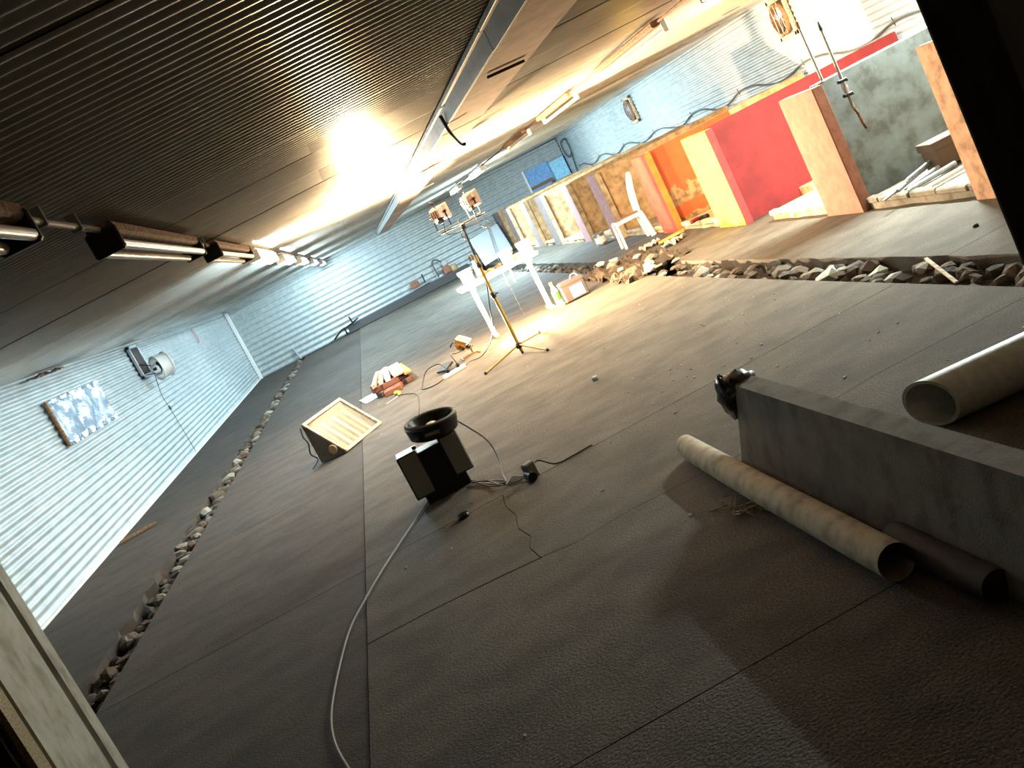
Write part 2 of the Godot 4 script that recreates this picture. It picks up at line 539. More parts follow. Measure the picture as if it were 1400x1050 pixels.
# ------------------------------------------------------------------ setting
func build_floor():
	var fl := struct("floor")
	var st := new_st()
	span(st, Vector3(-4.4, -0.45, -30.8), Vector3(7.3, -0.16, 2.6), 0.0)
	obj("earth", st, M.dirt, fl)
	var zs := [2.5, -2.85, -6.0, -9.15, -12.3, -15.45, -18.6, -21.75, -24.9, -28.05, -30.4]
	for k in zs.size() - 1:
		var z1: float = zs[k] - 0.003
		var z0: float = zs[k + 1] + 0.003
		# walk by the left wall: ragged edge towards the gutter
		var p := PackedVector2Array([Vector2(XL - 0.1, z0), Vector2(XL - 0.1, z1)])
		var n := 14
		for i in n + 1:
			p.append(Vector2(-2.84 + rng.randf_range(-0.04, 0.035), lerpf(z1, z0, float(i) / n)))
		st = new_st(); prism(st, p, -0.16, 0.0); obj("concrete_slab", st, M["side%d" % (k % 2)], fl)
		st = new_st(); prism(st, PackedVector2Array([Vector2(-2.57, z0), Vector2(-2.57, z1), Vector2(-0.808, z1), Vector2(-0.808, z0)]), -0.16, -0.008)
		obj("concrete_slab", st, M["side%d" % ((k + 1) % 2)], fl)
		# middle slab; the one by the doorway is cracked right through
		var mids := [PackedVector2Array([Vector2(-0.80, z0), Vector2(-0.80, z1), Vector2(2.92, z1), Vector2(2.92, z0)])]
		if k == 1:
			var crack := PackedVector2Array()
			var back := PackedVector2Array()
			var pts := [Vector2(0.135, -6.1), Vector2(0.105, -5.74), Vector2(0.128, -5.5), Vector2(0.10, -5.25), Vector2(0.135, -5.02), Vector2(0.10, -4.86), Vector2(0.12, -4.66), Vector2(0.30, -4.60), Vector2(0.62, -4.64), Vector2(1.2, -4.58), Vector2(2.0, -4.66), Vector2(3.0, -4.6)]
			for q in pts:
				crack.append(q + Vector2(0.0025, -0.002))
				back.append(q + Vector2(-0.0025, 0.002))
			back.reverse()
			crack.append_array(back)
			mids = Geometry2D.clip_polygons(mids[0], crack)
			var more := []
			var cut := PackedVector2Array([Vector2(-0.9, -4.76), Vector2(-0.46, -4.745), Vector2(-0.1, -4.70), Vector2(0.13, -4.655), Vector2(0.13, -4.645), Vector2(-0.1, -4.685), Vector2(-0.46, -4.735), Vector2(-0.9, -4.75)])
			for q in mids:
				more.append_array(Geometry2D.clip_polygons(q, cut))
			mids = more
		for q in mids:
			if q.size() > 2:
				st = new_st(); prism(st, q, -0.16, 0.0); obj("concrete_slab", st, M["slab%d" % (k % 3)], fl)
		# strip between trench and stalls
		p = PackedVector2Array([Vector2(XR + 0.1, z0), Vector2(XR + 0.1, z1)])
		for i in n + 1:
			p.append(Vector2(3.29 + rng.randf_range(-0.015, 0.02), lerpf(z1, z0, float(i) / n)))
		st = new_st(); prism(st, p, -0.16, 0.0); obj("concrete_slab", st, M["slab%d" % ((k + 1) % 3)], fl)
	# rubble in the two channels
	var meshes := []
	for k in 7:
		meshes.append(stone_mesh(100 + k))
	for side in 2:
		var g := Node3D.new()
		g.name = "channel_rubble"
		fl.add_child(g, true)
		var count := 270 if side == 0 else 200
		for k in count:
			var f := pow(float(k) / count, 1.35)
			var z := lerpf(-4.2, -29.6, f) if side == 0 else lerpf(-3.4, -22.0, f)
			z += rng.randf_range(-0.05, 0.05)
			var near := clampf(-z / 12.0, 0.4, 1.6)
			var s := rng.randf_range(0.08, 0.17) * (1.0 if side == 0 else 1.15) * lerpf(0.8, 1.25, near / 1.6)
			var x: float = rng.randf_range(-2.80, -2.61) if side == 0 else rng.randf_range(2.98, 3.23)
			var fill := -0.08 if side == 0 else -0.075
			if side == 1 and z < -10.3:
				fill = -0.07
				s *= 0.7
			var b := Basis.from_euler(Vector3(rng.randf() * TAU, rng.randf() * TAU, rng.randf() * TAU)).scaled(Vector3(s * rng.randf_range(0.8, 1.4), s * rng.randf_range(0.5, 0.9), s))
			inst("stone", meshes[k % 7], M["stone%d" % ([0, 1, 2, 3, 1, 3, 0, 1][rng.randi() % 8])], g, Transform3D(b, Vector3(x, fill + s * 0.18, z)))
	# chips of concrete scattered on the slabs: far too many to count
	st = new_st()
	for k in 120:
		var z := -3.0 - 10.0 * pow(rng.randf(), 1.2)
		var x := rng.randf_range(-0.6, 2.85)
		if rng.randf() < 0.5:
			x = rng.randf_range(1.2, 2.7)
			z = rng.randf_range(-8.2, -5.0)
		var s := rng.randf_range(0.004, 0.011)
		box(st, Vector3(x, s * 0.3, z), Vector3(s * rng.randf_range(0.8, 2), s * 0.8, s), 0.0, Basis(Vector3.UP, rng.randf() * TAU))
	var ch := obj("floor_grit", st, M.pale_stone, fl)
	ch.set_meta("kind", "stuff")

func build_ceiling():
	var ce := struct("ceiling")
	var tilt := atan(0.0128)
	var slab := new_st()
	box(slab, Vector3(1.45, ceil_y(1.45) + 0.20, -14.0), Vector3(11.9, 0.3, 34.0), 0.0, Basis(Vector3(0, 0, 1), tilt))
	obj("roof_deck", slab, M.wood_dark, ce)
	var pitch := 0.072
	var waves := 13
	var width := waves * pitch
	# sheet lengths across the hall: left pair, right pair, the air duct between
	for part in [[-4.1, 0.12], [0.06, 0.93], [1.25, 4.2], [4.14, 6.95]]:
		var l: float = part[1] - part[0]
		var meshes := [corrugated(l, waves, pitch, 0.0065), corrugated(l, waves, pitch, 0.0065, 0.002)]
		var cx: float = (part[0] + part[1]) / 2
		var k := 0
		var z := -1.2
		while z - width > -31.3:
			var at := Transform3D(Basis(Vector3(0, 0, 1), tilt) * Basis(Vector3(1, 0, 0), PI + rng.randf_range(-0.004, 0.004)), Vector3(cx, ceil_y(cx) + 0.012 + (0.003 if k % 2 == 0 else 0.0) + rng.randf_range(-0.001, 0.001), z - width / 2))
			inst("metal_sheet", meshes[1 if k % 5 == 2 else 0], M["roof%d" % (rng.randi() % 3)], ce, at)
			z -= width - 0.01
			k += 1
	# air duct boxed in below the ceiling along the middle
	var d := Node3D.new()
	d.name = "air_duct"
	ce.add_child(d, true)
	for k in 10:
		var z1 := -1.5 - k * 2.9
		var z0 := maxf(z1 - 2.89, ZB)
		var st := new_st()
		span(st, Vector3(0.925, 2.14 + (0.004 if k % 2 else 0.0), z0), Vector3(0.945, 2.30, z1), 0.001)
		span(st, Vector3(0.905, 2.235, z0), Vector3(0.926, 2.262, z1), 0.003)
		obj("side_panel", st, M.duct_side, d)
		st = new_st()
		span(st, Vector3(0.945, 2.14 + (0.003 if k % 2 else 0.0), z0), Vector3(1.262, 2.156, z1), 0.002)
		obj("bottom_panel", st, M.duct_under, d)
		st = new_st()
		span(st, Vector3(1.255, 2.15, z0), Vector3(1.275, 2.30, z1), 0.001)
		obj("side_panel", st, M.duct_under, d)
	# loose rods and strips hanging from the ceiling
	var r := new_st()
	tube(r, curve([Vector3(0.90, 2.20, -6.6), Vector3(0.93, 2.10, -6.75), Vector3(0.985, 2.02, -6.95), Vector3(1.02, 2.0, -6.96)]), 0.012, 8)
	tag(obj("metal_hook", r, M.dark_metal), "dark bent metal rod hanging from the side of the ceiling duct", "hook")
	r = new_st()
	bar(r, Vector3(0.985, 2.128, -5.08), Vector3(1.2, 2.128, -5.15), 0.018, 0.014)
	tag(obj("metal_strip", r, M.dark_metal), "short dark metal strip fixed across the underside of the duct", "strip")
	r = new_st()
	bar(r, Vector3(1.30, 2.235, -16.8), Vector3(1.70, 2.24, -16.75), 0.03, 0.02)
	tag(obj("white_batten", r, M.white), "short white batten on the ceiling beside the far part of the duct", "batten")

func build_walls():
	# left wall: painted sheets, ridges along the hall
	var wl := struct("wall_left")
	var st := new_st()
	span(st, Vector3(-4.4, -0.3, -30.9), Vector3(-4.09, 2.6, 0.0), 0.0)
	obj("masonry", st, M.dirt, wl)
	var lm := [corrugated(2.95, 9, 0.09, 0.011), corrugated(2.95, 8, 0.09, 0.011)]
	for k in 10:
		for row in 3:
			var m: Mesh = lm[0] if row < 2 else lm[1]
			var h := 0.81 if row < 2 else 0.72
			var y := 0.81 * row + h / 2 - (0.04 if row == 2 else 0.0) + 0.01
			inst("metal_sheet", m, M["sheet%d" % ((k + row) % 2)], wl, Transform3D(Basis(Vector3(0, 0, 1), Vector3(1, 0, 0), Vector3(0, 1, 0)), Vector3(XL - 0.012 + 0.002 * ((k + row) % 2), y, -1.0 - 2.93 * k - 1.47)))
	# far end wall
	var wb := struct("wall_back")
	st = new_st()
	span(st, Vector3(-4.4, -0.3, -30.9), Vector3(7.3, 2.6, ZB - 0.05), 0.0)
	obj("masonry", st, M.dirt, wb)
	var bm := corrugated(2.76, 14, 0.165, 0.016)
	for k in 4:
		inst("metal_sheet", bm, M["sheet%d" % (k % 2)], wb, Transform3D(Basis(Vector3(-1, 0, 0), Vector3(0, 0, 1), Vector3(0, 1, 0)), Vector3(XL + 1.36 + 2.74 * k, 1.16, ZB - 0.02 + 0.002 * (k % 2))))
	# right wall: concrete foot, painted sheets above
	var wr := struct("wall_right")
	st = new_st()
	span(st, Vector3(XR + 0.05, -0.3, -30.9), Vector3(7.3, 2.7, 0.0), 0.0)
	obj("masonry", st, M.dirt, wr)
	st = new_st()
	span(st, Vector3(XR - 0.06, -0.05, ZB), Vector3(XR + 0.06, 1.06, -1.5), 0.012)
	obj("concrete_foot", st, M.tan, wr)
	for k in 24:
		if rng.randf() < 0.7:
			st = new_st()
			var z := -4.0 - k * 1.1 + rng.randf_range(-0.2, 0.2)
			span(st, Vector3(XR - 0.055, 1.06, z - rng.randf_range(0.2, 0.45)), Vector3(XR + 0.0, 1.06 + rng.randf_range(0.02, 0.055), z), 0.008)
			obj("mortar_lump", st, M.cream if k % 3 else M.brown_pink, wr)
	var rm := corrugated(2.95, 15, 0.085, 0.010)
	for k in 10:
		inst("metal_sheet", rm, M["sheet%d" % (k % 2)], wr, Transform3D(Basis(Vector3(0, 0, -1), Vector3(-1, 0, 0), Vector3(0, 1, 0)), Vector3(XR + 0.012 - 0.002 * (k % 2), 1.075 + 0.6375, -1.0 - 2.93 * k - 1.47)))
	# corner post, rail under the ceiling
	var t1 := struct("trim_1")
	st = new_st()
	span(st, Vector3(XL - 0.0, 0.0, ZB), Vector3(XL + 0.10, 2.13, ZB + 0.12), 0.008)
	obj("corner_post", st, M.white, t1)
	var t2 := struct("trim_2")
	st = new_st()
	span(st, Vector3(XL - 0.02, 0.0, ZB), Vector3(XL + 0.035, 0.03, -1.5), 0.006)
	obj("bottom_rail", st, M.white, t2)

func build_doorway():
	# wall between the hall and the porch where the camera stands
	var wf := struct("wall_front")
	var st := new_st()
	span(st, Vector3(-4.4, -0.3, -1.5), Vector3(-0.66, 2.7, -1.28), 0.0)
	obj("masonry", st, M.vest, wf)
	st = new_st()
	span(st, Vector3(0.98, -0.3, -1.5), Vector3(7.3, 2.7, -1.28), 0.0)
	obj("masonry", st, M.vest, wf)
	st = new_st()
	span(st, Vector3(-0.66, 2.25, -1.5), Vector3(0.98, 2.7, -1.28), 0.0)
	obj("lintel", st, M.vest, wf)
	# left jamb: painted post, stop, cream edging
	var j := struct("door_1")
	st = new_st()
	span(st, Vector3(-0.665, 0.0, -1.475), Vector3(-0.65, 2.25, -1.335), 0.004)
	obj("jamb_board", st, M.jamb, j)
	st = new_st()
	span(st, Vector3(-0.68, 0.0, -1.532), Vector3(-0.65, 2.25, -1.4755), 0.02)
	obj("jamb_stop", st, M.jamb, j)
	st = new_st()
	span(st, Vector3(-0.67, 0.0, -1.331), Vector3(-0.648, 2.25, -1.29), 0.006)
	obj("edging", st, M.jamb_cream, j)
	# right: plank door leaf swung open towards the porch; its camera side faces away from the hall
	var dl := struct("door_2")
	var hinge := Vector3(0.942, 0.0, -1.5)
	var swing := Vector3(0.72, 0.0, 0.69).normalized()
	var lb := Basis(swing, Vector3.UP, swing.cross(Vector3.UP))
	for k in 6:
		st = new_st()
		box(st, hinge + swing * (0.075 + 0.152 * k) + lb.z * 0.02 + Vector3(0, 1.13, 0), Vector3(0.148, 2.22, 0.036), 0.004, lb)
		obj("plank", st, M.door_wood, dl)
	for y in [0.35, 1.9]:
		st = new_st()
		box(st, hinge + swing * 0.46 + lb.z * 0.05 + Vector3(0, y, 0), Vector3(0.86, 0.12, 0.025), 0.004, lb)
		obj("ledge", st, M.door_wood, dl)
	# porch behind the camera
	var wp := struct("wall_porch")
	for b in [[Vector3(-1.5, -0.2, -1.3), Vector3(-1.35, 2.6, 2.5)], [Vector3(2.0, -0.2, -1.3), Vector3(2.15, 2.6, 2.5)], [Vector3(-1.5, -0.2, 2.4), Vector3(2.15, 2.6, 2.55)], [Vector3(-1.5, 2.45, -1.3), Vector3(2.15, 2.6, 2.5)]]:
		st = new_st()
		span(st, b[0], b[1], 0.0)
		obj("masonry", st, M.vest, wp)

func build_stalls():
	var z0s := [-6.97, -9.37, -12.35, -14.70, -17.67, -19.98, -23.02, -25.20, -28.12, -30.38]
	var z1s := [-6.25, -8.65, -11.47, -14.00, -17.03, -19.40, -22.32, -24.55, -27.48, -29.86]
	var front := ["sand", "pink", "yellow", "salmon", "mauve", "mauve", "mauve_grey", "mauve_grey", "mauve_grey", "mauve_grey"]
	var edge := ["sand", "brown_pink", "red_light", "amber", "cream", "cream", "cream", "tan", "cream", "mauve_grey"]
	var side := ["tan", "plaster_grey", "red", "orange", "tan", "tan", "tan", "tan", "tan", "tan"]
	var labels := [
		"sandy bare stall divider half hidden by the dark open door",
		"pink-fronted stall divider with a grey plastered side and two pipes above",
		"pale yellow stall divider with a bright red side",
		"salmon stall divider with amber edge and worn orange side",
		"mauve stall divider just behind the white plastic chair",
		"mauve stall divider with the paint can standing at its foot",
		"greyish mauve stall divider, third one beyond the white chair",
		"greyish stall divider, fourth one beyond the white chair",
		"greyish stall divider, last but one before the far end wall",
		"grey stall divider standing against the far end wall"]
	for k in 10:
		var z0: float = z0s[k]
		var z1: float = z1s[k]
		var t := thing("stall_divider", labels[k], "divider", Vector3(4.2, 0, (z0 + z1) / 2), 0, "stall dividers along the right wall")
		var h := (z1 - z0) / 2
		# front slab: plaster coats of two colours on one block
		var st := new_st()
		box(st, Vector3(0.046, 0.595, -0.004), Vector3(0.092, 1.19, 2 * h - 0.008), 0.006)
		obj("front_slab", st, M[front[k]], t)
		st = new_st()
		span(st, Vector3(0.005, 0.0, h - 0.0045), Vector3(0.1, 1.187, h), 0.003)
		obj("edge_coat", st, M[edge[k]], t)
		# cross wall behind it, set back from the edge of the slab
		var back := 0.10
		st = new_st()
		span(st, Vector3(0.092, -0.02, h - back - 0.126), Vector3(XR - 4.265, 1.205, h - back - 0.006), 0.008)
		obj("cross_wall", st, M.tan if k == 3 else M[side[k]], t)
		if k == 3:
			st = new_st()
			var zf := h - back
			quad(st, Vector3(0.1, 1.2, zf), Vector3(1.4, 1.2, zf), Vector3(1.4, 0.0, zf), Vector3(0.1, 0.0, zf), Vector3(0, 0, 1))
			obj("paint_coat", st, M.orange, t)
	# raised stall floors with a broken kerb
	for k in 9:
		var za: float = z1s[k + 1] - 0.10
		var zb: float = z0s[k] + 0.10
		var s := struct("trim_%d" % (k + 3))
		var near := zb - (za + 0.02)
		var gap := 0.75 if k == 1 else 0.1
		var st := new_st()
		var p := PackedVector2Array([Vector2(XR - 0.05, za), Vector2(XR - 0.05, zb)])
		for i in 9:
			p.append(Vector2(4.27 + rng.randf_range(-0.012, 0.03), lerpf(zb, za + gap, i / 8.0)))
		p.append(Vector2(5.0, za + gap))
		p.append(Vector2(5.0, za))
		prism(st, p, -0.05, 0.095)
		obj("stall_floor", st, M.tan if k > 0 else M.dark_concrete, s)
		var chunk := 0.3
		var z := za + gap
		while z < zb - 0.2:
			var l := rng.randf_range(0.2, 0.5)
			st = new_st()
			box(st, Vector3(4.29 + rng.randf_range(-0.01, 0.02), 0.085, z + l / 2), Vector3(0.09, 0.05 + rng.randf_range(0, 0.015), l * 0.97), 0.012, Basis(Vector3.UP, rng.randf_range(-0.03, 0.03)))
			obj("kerb_stone", st, M.cream if k > 0 else M.dark_concrete, s)
			z += l

# ------------------------------------------------------------------ lamps
func fixture(at: Vector3, lit: bool, label: String, group: String, twin := true, long := 2.2, power := 1.0, shine := COOL):
	var t := thing("tube_light", label, "light", at, 0, group)
	var st := new_st()
	span(st, Vector3(-0.055, 0.02, -long / 2), Vector3(0.055, 0.075, long / 2), 0.012)
	obj("housing", st, M.rust if not lit else M.white, t)
	for s in [-1, 1]:
		st = new_st()
		span(st, Vector3(-0.065, -0.055, s * long / 2 - 0.015), Vector3(0.065, 0.05, s * long / 2 + 0.015), 0.008) if twin else span(st, Vector3(0.02, -0.05, s * long / 2 - 0.015), Vector3(0.07, 0.05, s * long / 2 + 0.015), 0.008)
		obj("lamp_holder", st, (M.dark_metal if twin else M.white) if not lit else M.white, t)
	for s in [-1, 1] if twin else [1]:
		st = new_st()
		tube(st, [Vector3(s * 0.045, -0.03, -long / 2 + 0.02), Vector3(s * 0.045, -0.03, long / 2 - 0.02)], 0.019, 12)
		obj("tube", st, M.tube_glow if lit else M.dead_tube, t)
	if lit:
		# one long light on either side of the pair of tubes: bare tubes shine sideways as well as down
		for s in [-1, 1]:
			var l := AreaLight3D.new()
			l.name = "tube_shine"
			t.add_child(l, true)
			l.area_size = Vector2(0.05, long - 0.1)
			l.position = Vector3(s * 0.068, -0.035, 0)
			l.basis = Basis(Vector3(0, 0, 1), s * deg_to_rad(42.0)) * Basis(Vector3(1, 0, 0), -PI / 2)
			l.light_color = shine
			l.light_energy = TUBE_LIGHT * power
			l.shadow_enabled = true
			l.area_range = 40.0
	return t

func build_fixtures():
	var x := -0.84
	var y := 2.14
	var row := [[-2.1, false], [-5.4, false], [-8.4, false], [-11.2, true], [-14.6, true], [-18.6, true], [-23.4, true], [-28.9, true]]
	var said := ["dead twin tube light at the near end of the left row, cut by the frame",
		"dead twin tube light with rusty housing, nearest whole one on the left",
		"dead rusty tube light just before the first glowing one on the left",
		"first glowing tube light of the left ceiling row",
		"second glowing tube light of the left ceiling row",
		"third glowing tube light of the left ceiling row",
		"fourth glowing tube light of the left ceiling row",
		"glowing tube light of the left row nearest the far end wall"]
	for k in row.size():
		fixture(Vector3(x, y, row[k][0]), row[k][1], said[k], "tube lights in the left ceiling row")
	# conduit between the left fixtures
	for k in row.size() - 1:
		var st := new_st()
		tube(st, [Vector3(x, y + 0.05, row[k][0] - 1.12), Vector3(x, y + 0.05, row[k + 1][0] + 1.12)], 0.013, 8)
		for i in 2:
			var z: float = lerpf(row[k][0] - 1.12, row[k + 1][0] + 1.12, 0.3 + 0.4 * i)
			span(st, Vector3(x - 0.02, y + 0.03, z - 0.008), Vector3(x + 0.02, y + 0.1, z + 0.008), 0.003)
		tag(obj("conduit", st, M.cable_grey), "grey conduit, %s gap between tube lights of the left row counting from the doorway" % ["first", "second", "third", "fourth", "fifth", "sixth", "seventh"][k], "conduit", "conduits of the left row")
	# a tube over the near stalls, outside the frame, lights the grey stall and the foreground
	fixture(Vector3(5.2, 2.22, -8.95), true, "glowing tube light over the near stalls, just above the frame", "", true, 1.2, 4.6, Color(0.92, 0.98, 0.95))
	# right row
	var rx := 3.02
	var rr := [[-6.3, false], [-9.2, false], [-12.6, false], [-15.8, false], [-21.0, true], [-25.6, true]]
	var said2 := ["rusty tube light above the blown-out ceiling, cut by the top of the frame",
		"rusty unlit tube light in the middle of the bright ceiling stripe",
		"rusty unlit tube light beyond the bright ceiling stripe on the right",
		"rusty unlit tube light last before the glowing ones on the right",
		"glowing tube light above the yellow work lamps",
		"glowing tube light of the right row nearest the blue doors"]
	for k in rr.size():
		fixture(Vector3(rx, 2.2, rr[k][0]), rr[k][1], said2[k], "tube lights in the right ceiling row", rr[k][1], 2.0, 4.2)
	for k in rr.size() - 1:
		var st := new_st()
		tube(st, [Vector3(rx, 2.25, rr[k][0] - 1.02), Vector3(rx, 2.25, rr[k + 1][0] + 1.02)], 0.012, 8)
		tag(obj("conduit", st, M.rust), "rusty conduit, %s gap between tube lights of the right row counting from the doorway" % ["first", "second", "third", "fourth", "fifth"][k], "conduit", "conduits of the right row")

func work_lamp(t: Node3D, at: Transform3D, power: float, stand_h := 0.16, beam := 0.0):
	# one halogen flood: looks along local -z
	var head := Node3D.new()
	head.name = "lamp_head"
	t.add_child(head, true)
	head.transform = at
	var st := new_st()
	# ribbed body, narrowing to the back
	var rings := [[-0.0, 0.085, 0.066], [0.035, 0.085, 0.066], [0.065, 0.068, 0.055], [0.085, 0.045, 0.040]]
	for k in rings.size() - 1:
		var a = rings[k]; var b = rings[k + 1]
		for q in [[Vector2(-1, -1), Vector2(1, -1), Vector3(0, -1, 0)], [Vector2(1, -1), Vector2(1, 1), Vector3(1, 0, 0)], [Vector2(1, 1), Vector2(-1, 1), Vector3(0, 1, 0)], [Vector2(-1, 1), Vector2(-1, -1), Vector3(-1, 0, 0)]]:
			var n: Vector3 = (q[2] + Vector3(0, 0, 0.35 if k > 0 else 0.0)).normalized()
			quad(st, Vector3(q[0].x * a[1], q[0].y * a[2], a[0]), Vector3(q[1].x * a[1], q[1].y * a[2], a[0]), Vector3(q[1].x * b[1], q[1].y * b[2], b[0]), Vector3(q[0].x * b[1], q[0].y * b[2], b[0]), n)
	quad(st, Vector3(-0.045, -0.04, 0.085), Vector3(0.045, -0.04, 0.085), Vector3(0.045, 0.04, 0.085), Vector3(-0.045, 0.04, 0.085), Vector3(0, 0, 1))
	for k in 4:
		box(st, Vector3(-0.045 + 0.03 * k, 0, 0.078), Vector3(0.005, 0.09, 0.03), 0.001)
	obj("housing", st, M.lamp_yellow, head)
	# flared hood
	st = new_st()
	for q in [[Vector2(-1, 1), Vector2(1, 1), Vector3(0, 1, 0)], [Vector2(1, 1), Vector2(1, -1), Vector3(1, 0, 0)], [Vector2(-1, -1), Vector2(-1, 1), Vector3(-1, 0, 0)], [Vector2(1, -1), Vector2(-1, -1), Vector3(0, -1, 0)]]:
		var n: Vector3 = (q[2] + Vector3(0, 0, 0.3)).normalized()
		var d: float = 0.045 if q[2].y >= 0.0 else 0.02
		for o in [0.0, 0.003]:
			quad(st, Vector3(q[0].x * (0.086 - o), q[0].y * (0.067 - o), 0.0), Vector3(q[1].x * (0.086 - o), q[1].y * (0.067 - o), 0.0), Vector3(q[1].x * (0.102 - o), q[1].y * (0.082 - o), -d), Vector3(q[0].x * (0.102 - o), q[0].y * (0.082 - o), -d), n if o == 0.0 else -n)
	obj("hood", st, M.lamp_yellow, head)
	st = new_st()
	box(st, Vector3(0, 0, 0.004), Vector3(0.164, 0.126, 0.004), 0.0)
	obj("lamp_glass", st, M.halogen, head)
	# junction box under the body, handle on top
	st = new_st()
	box(st, Vector3(0, -0.085, 0.035), Vector3(0.07, 0.04, 0.05), 0.008)
	obj("junction_box", st, M.dark_metal, head)
	st = new_st()
	tube(st, curve([Vector3(0, 0.06, 0.03), Vector3(0, 0.115, 0.035), Vector3(0, 0.135, 0.075), Vector3(0, 0.135, 0.105)]), 0.008, 8)
	obj("handle", st, M.black, head)
	# yoke
	st = new_st()
	for s in [-1, 1]:
		bar(st, Vector3(s * 0.092, 0.0, 0.03), Vector3(s * 0.092, -stand_h, 0.03), 0.004, 0.016, 0.001, Vector3.RIGHT)
		tube(st, [Vector3(s * 0.085, 0, 0.03), Vector3(s * 0.115, 0, 0.03)], 0.013, 8)
	bar(st, Vector3(-0.094, -stand_h, 0.03), Vector3(0.094, -stand_h, 0.03), 0.016, 0.004, 0.001)
	obj("yoke", st, M.dark_metal, head)
	if beam > 0.0:
		# deep reflector: a round beam
		var b := SpotLight3D.new()
		b.name = "halogen_shine"
		head.add_child(b)
		b.position = Vector3(0, 0, -0.03)
		b.spot_angle = beam
		b.spot_angle_attenuation = 0.75
		b.spot_range = 40.0
		b.spot_attenuation = 2.0
		b.light_size = 0.05
		b.light_color = WARM
		b.light_energy = power
		b.shadow_enabled = true
		return
	var l := AreaLight3D.new()
	l.name = "halogen_shine"
	head.add_child(l)
	l.area_size = Vector2(0.15, 0.10)
	l.position = Vector3(0, 0, -0.012)
	l.light_color = WARM
	l.light_energy = power
	l.shadow_enabled = true
	l.area_range = 40.0

func look(dir: Vector3, at: Vector3) -> Transform3D:
	return Transform3D(Basis.looking_at(dir.normalized(), Vector3.UP), at)

func build_tripod():
	var c := Vector3(1.12, 0, -10.75)
	var t := thing("work_light_stand", "yellow tripod with two yellow halogen work lamps beside the white table", "work light", c)
	var st := new_st()
	tube(st, [Vector3(0, 0.03, 0), Vector3(0.0, 0.70, 0)], 0.019, 12)
	obj("lower_pole", st, M.pole_yellow, t)
	st = new_st()
	tube(st, [Vector3(0, 0.70, 0), Vector3(0.015, 1.16, 0)], 0.016, 12)
	obj("middle_pole", st, M.pole_yellow, t)
	st = new_st()
	tube(st, [Vector3(0.015, 1.16, 0), Vector3(0.035, 1.48, 0)], 0.012, 12)
	obj("upper_pole", st, M.dark_metal, t)
	for y in [0.70, 1.05]:
		st = new_st()
		lathe(st, [Vector2(0, -0.03), Vector2(0.027, -0.028), Vector2(0.03, 0.0), Vector2(0.025, 0.03), Vector2(0, 0.032)], Transform3D(Basis(), Vector3(0.01 if y > 1 else 0.0, y, 0)), 12)
		tube(st, [Vector3(0.02, y, 0), Vector3(0.055, y, 0.01)], 0.008, 6)
		obj("clamp", st, M.black, t)
	st = new_st()
	lathe(st, [Vector2(0, 0.07), Vector2(0.035, 0.07), Vector2(0.04, 0.1), Vector2(0.03, 0.125), Vector2(0, 0.125)], Transform3D(), 12)
	tube(st, [Vector3(0, 0, 0), Vector3(0, 0.07, 0)], 0.014, 8)
	obj("leg_hub", st, M.dark_metal, t)
	for f in [Vector3(-0.46, 0.012, 0.12), Vector3(0.17, 0.012, 0.66), Vector3(0.35, 0.012, -0.75)]:
		st = new_st()
		tube(st, [Vector3(0, 0.10, 0) + f * 0.06, f], 0.011, 8)
		var leg := obj("leg", st, M.pole_yellow, t)
		st = new_st()
		lathe(st, [Vector2(0, -0.012), Vector2(0.016, -0.01), Vector2(0.018, 0.005), Vector2(0.012, 0.02), Vector2(0, 0.022)], Transform3D(Basis(), f), 10)
		obj("rubber_foot", st, M.black, leg)
	st = new_st()
	tube(st, [Vector3(-0.2, 1.515, 0), Vector3(0.31, 1.50, 0)], 0.010, 8)
	obj("crossbar", st, M.dark_metal, t)
	st = new_st()
	box(st, Vector3(0.04, 1.485, 0), Vector3(0.055, 0.06, 0.05), 0.012)
	tube(st, [Vector3(0.03, 1.51, 0), Vector3(0.025, 1.56, 0)], 0.01, 8)
	obj("bar_clamp", st, M.black, t)
	work_lamp(t, look(Vector3(0.62, -0.03, -0.78), Vector3(-0.12, 1.71, 0)), FLOOD)
	work_lamp(t, look(Vector3(0.80, 0.02, -0.60), Vector3(0.23, 1.69, 0)), FLOOD)
	# cables
	st = new_st()
	tube(st, curve([Vector3(-0.13, 1.60, 0.03), Vector3(-0.15, 1.49, 0.03), Vector3(-0.05, 1.45, 0.03), Vector3(0.03, 1.44, 0.02), Vector3(0.0, 1.36, 0.03), Vector3(-0.02, 1.40, 0.04), Vector3(0.02, 1.46, 0.02)]), 0.005, 6)
	obj("lamp_cable", st, M.cable, t)
	st = new_st()
	tube(st, curve([Vector3(0.21, 1.60, 0.03), Vector3(0.2, 1.45, 0.04), Vector3(0.24, 1.37, 0.04), Vector3(0.33, 1.37, 0.04), Vector3(0.27, 1.44, 0.03), Vector3(0.1, 1.46, 0.02), Vector3(0.05, 1.45, 0.02)]), 0.005, 6)
	obj("lamp_cable", st, M.cable, t)
	st = new_st()
	tube(st, curve([Vector3(0.04, 1.44, 0.0), Vector3(0.03, 1.2, -0.05), Vector3(0.02, 0.9, -0.12), Vector3(-0.06, 0.55, -0.4), Vector3(-0.12, 0.25, -0.8), Vector3(-0.3, 0.03, -1.2), Vector3(-0.48, 0.01, -1.35), Vector3(-0.62, 0.008, -1.1)]), 0.006, 6)
	obj("power_cable", st, M.cable, t)

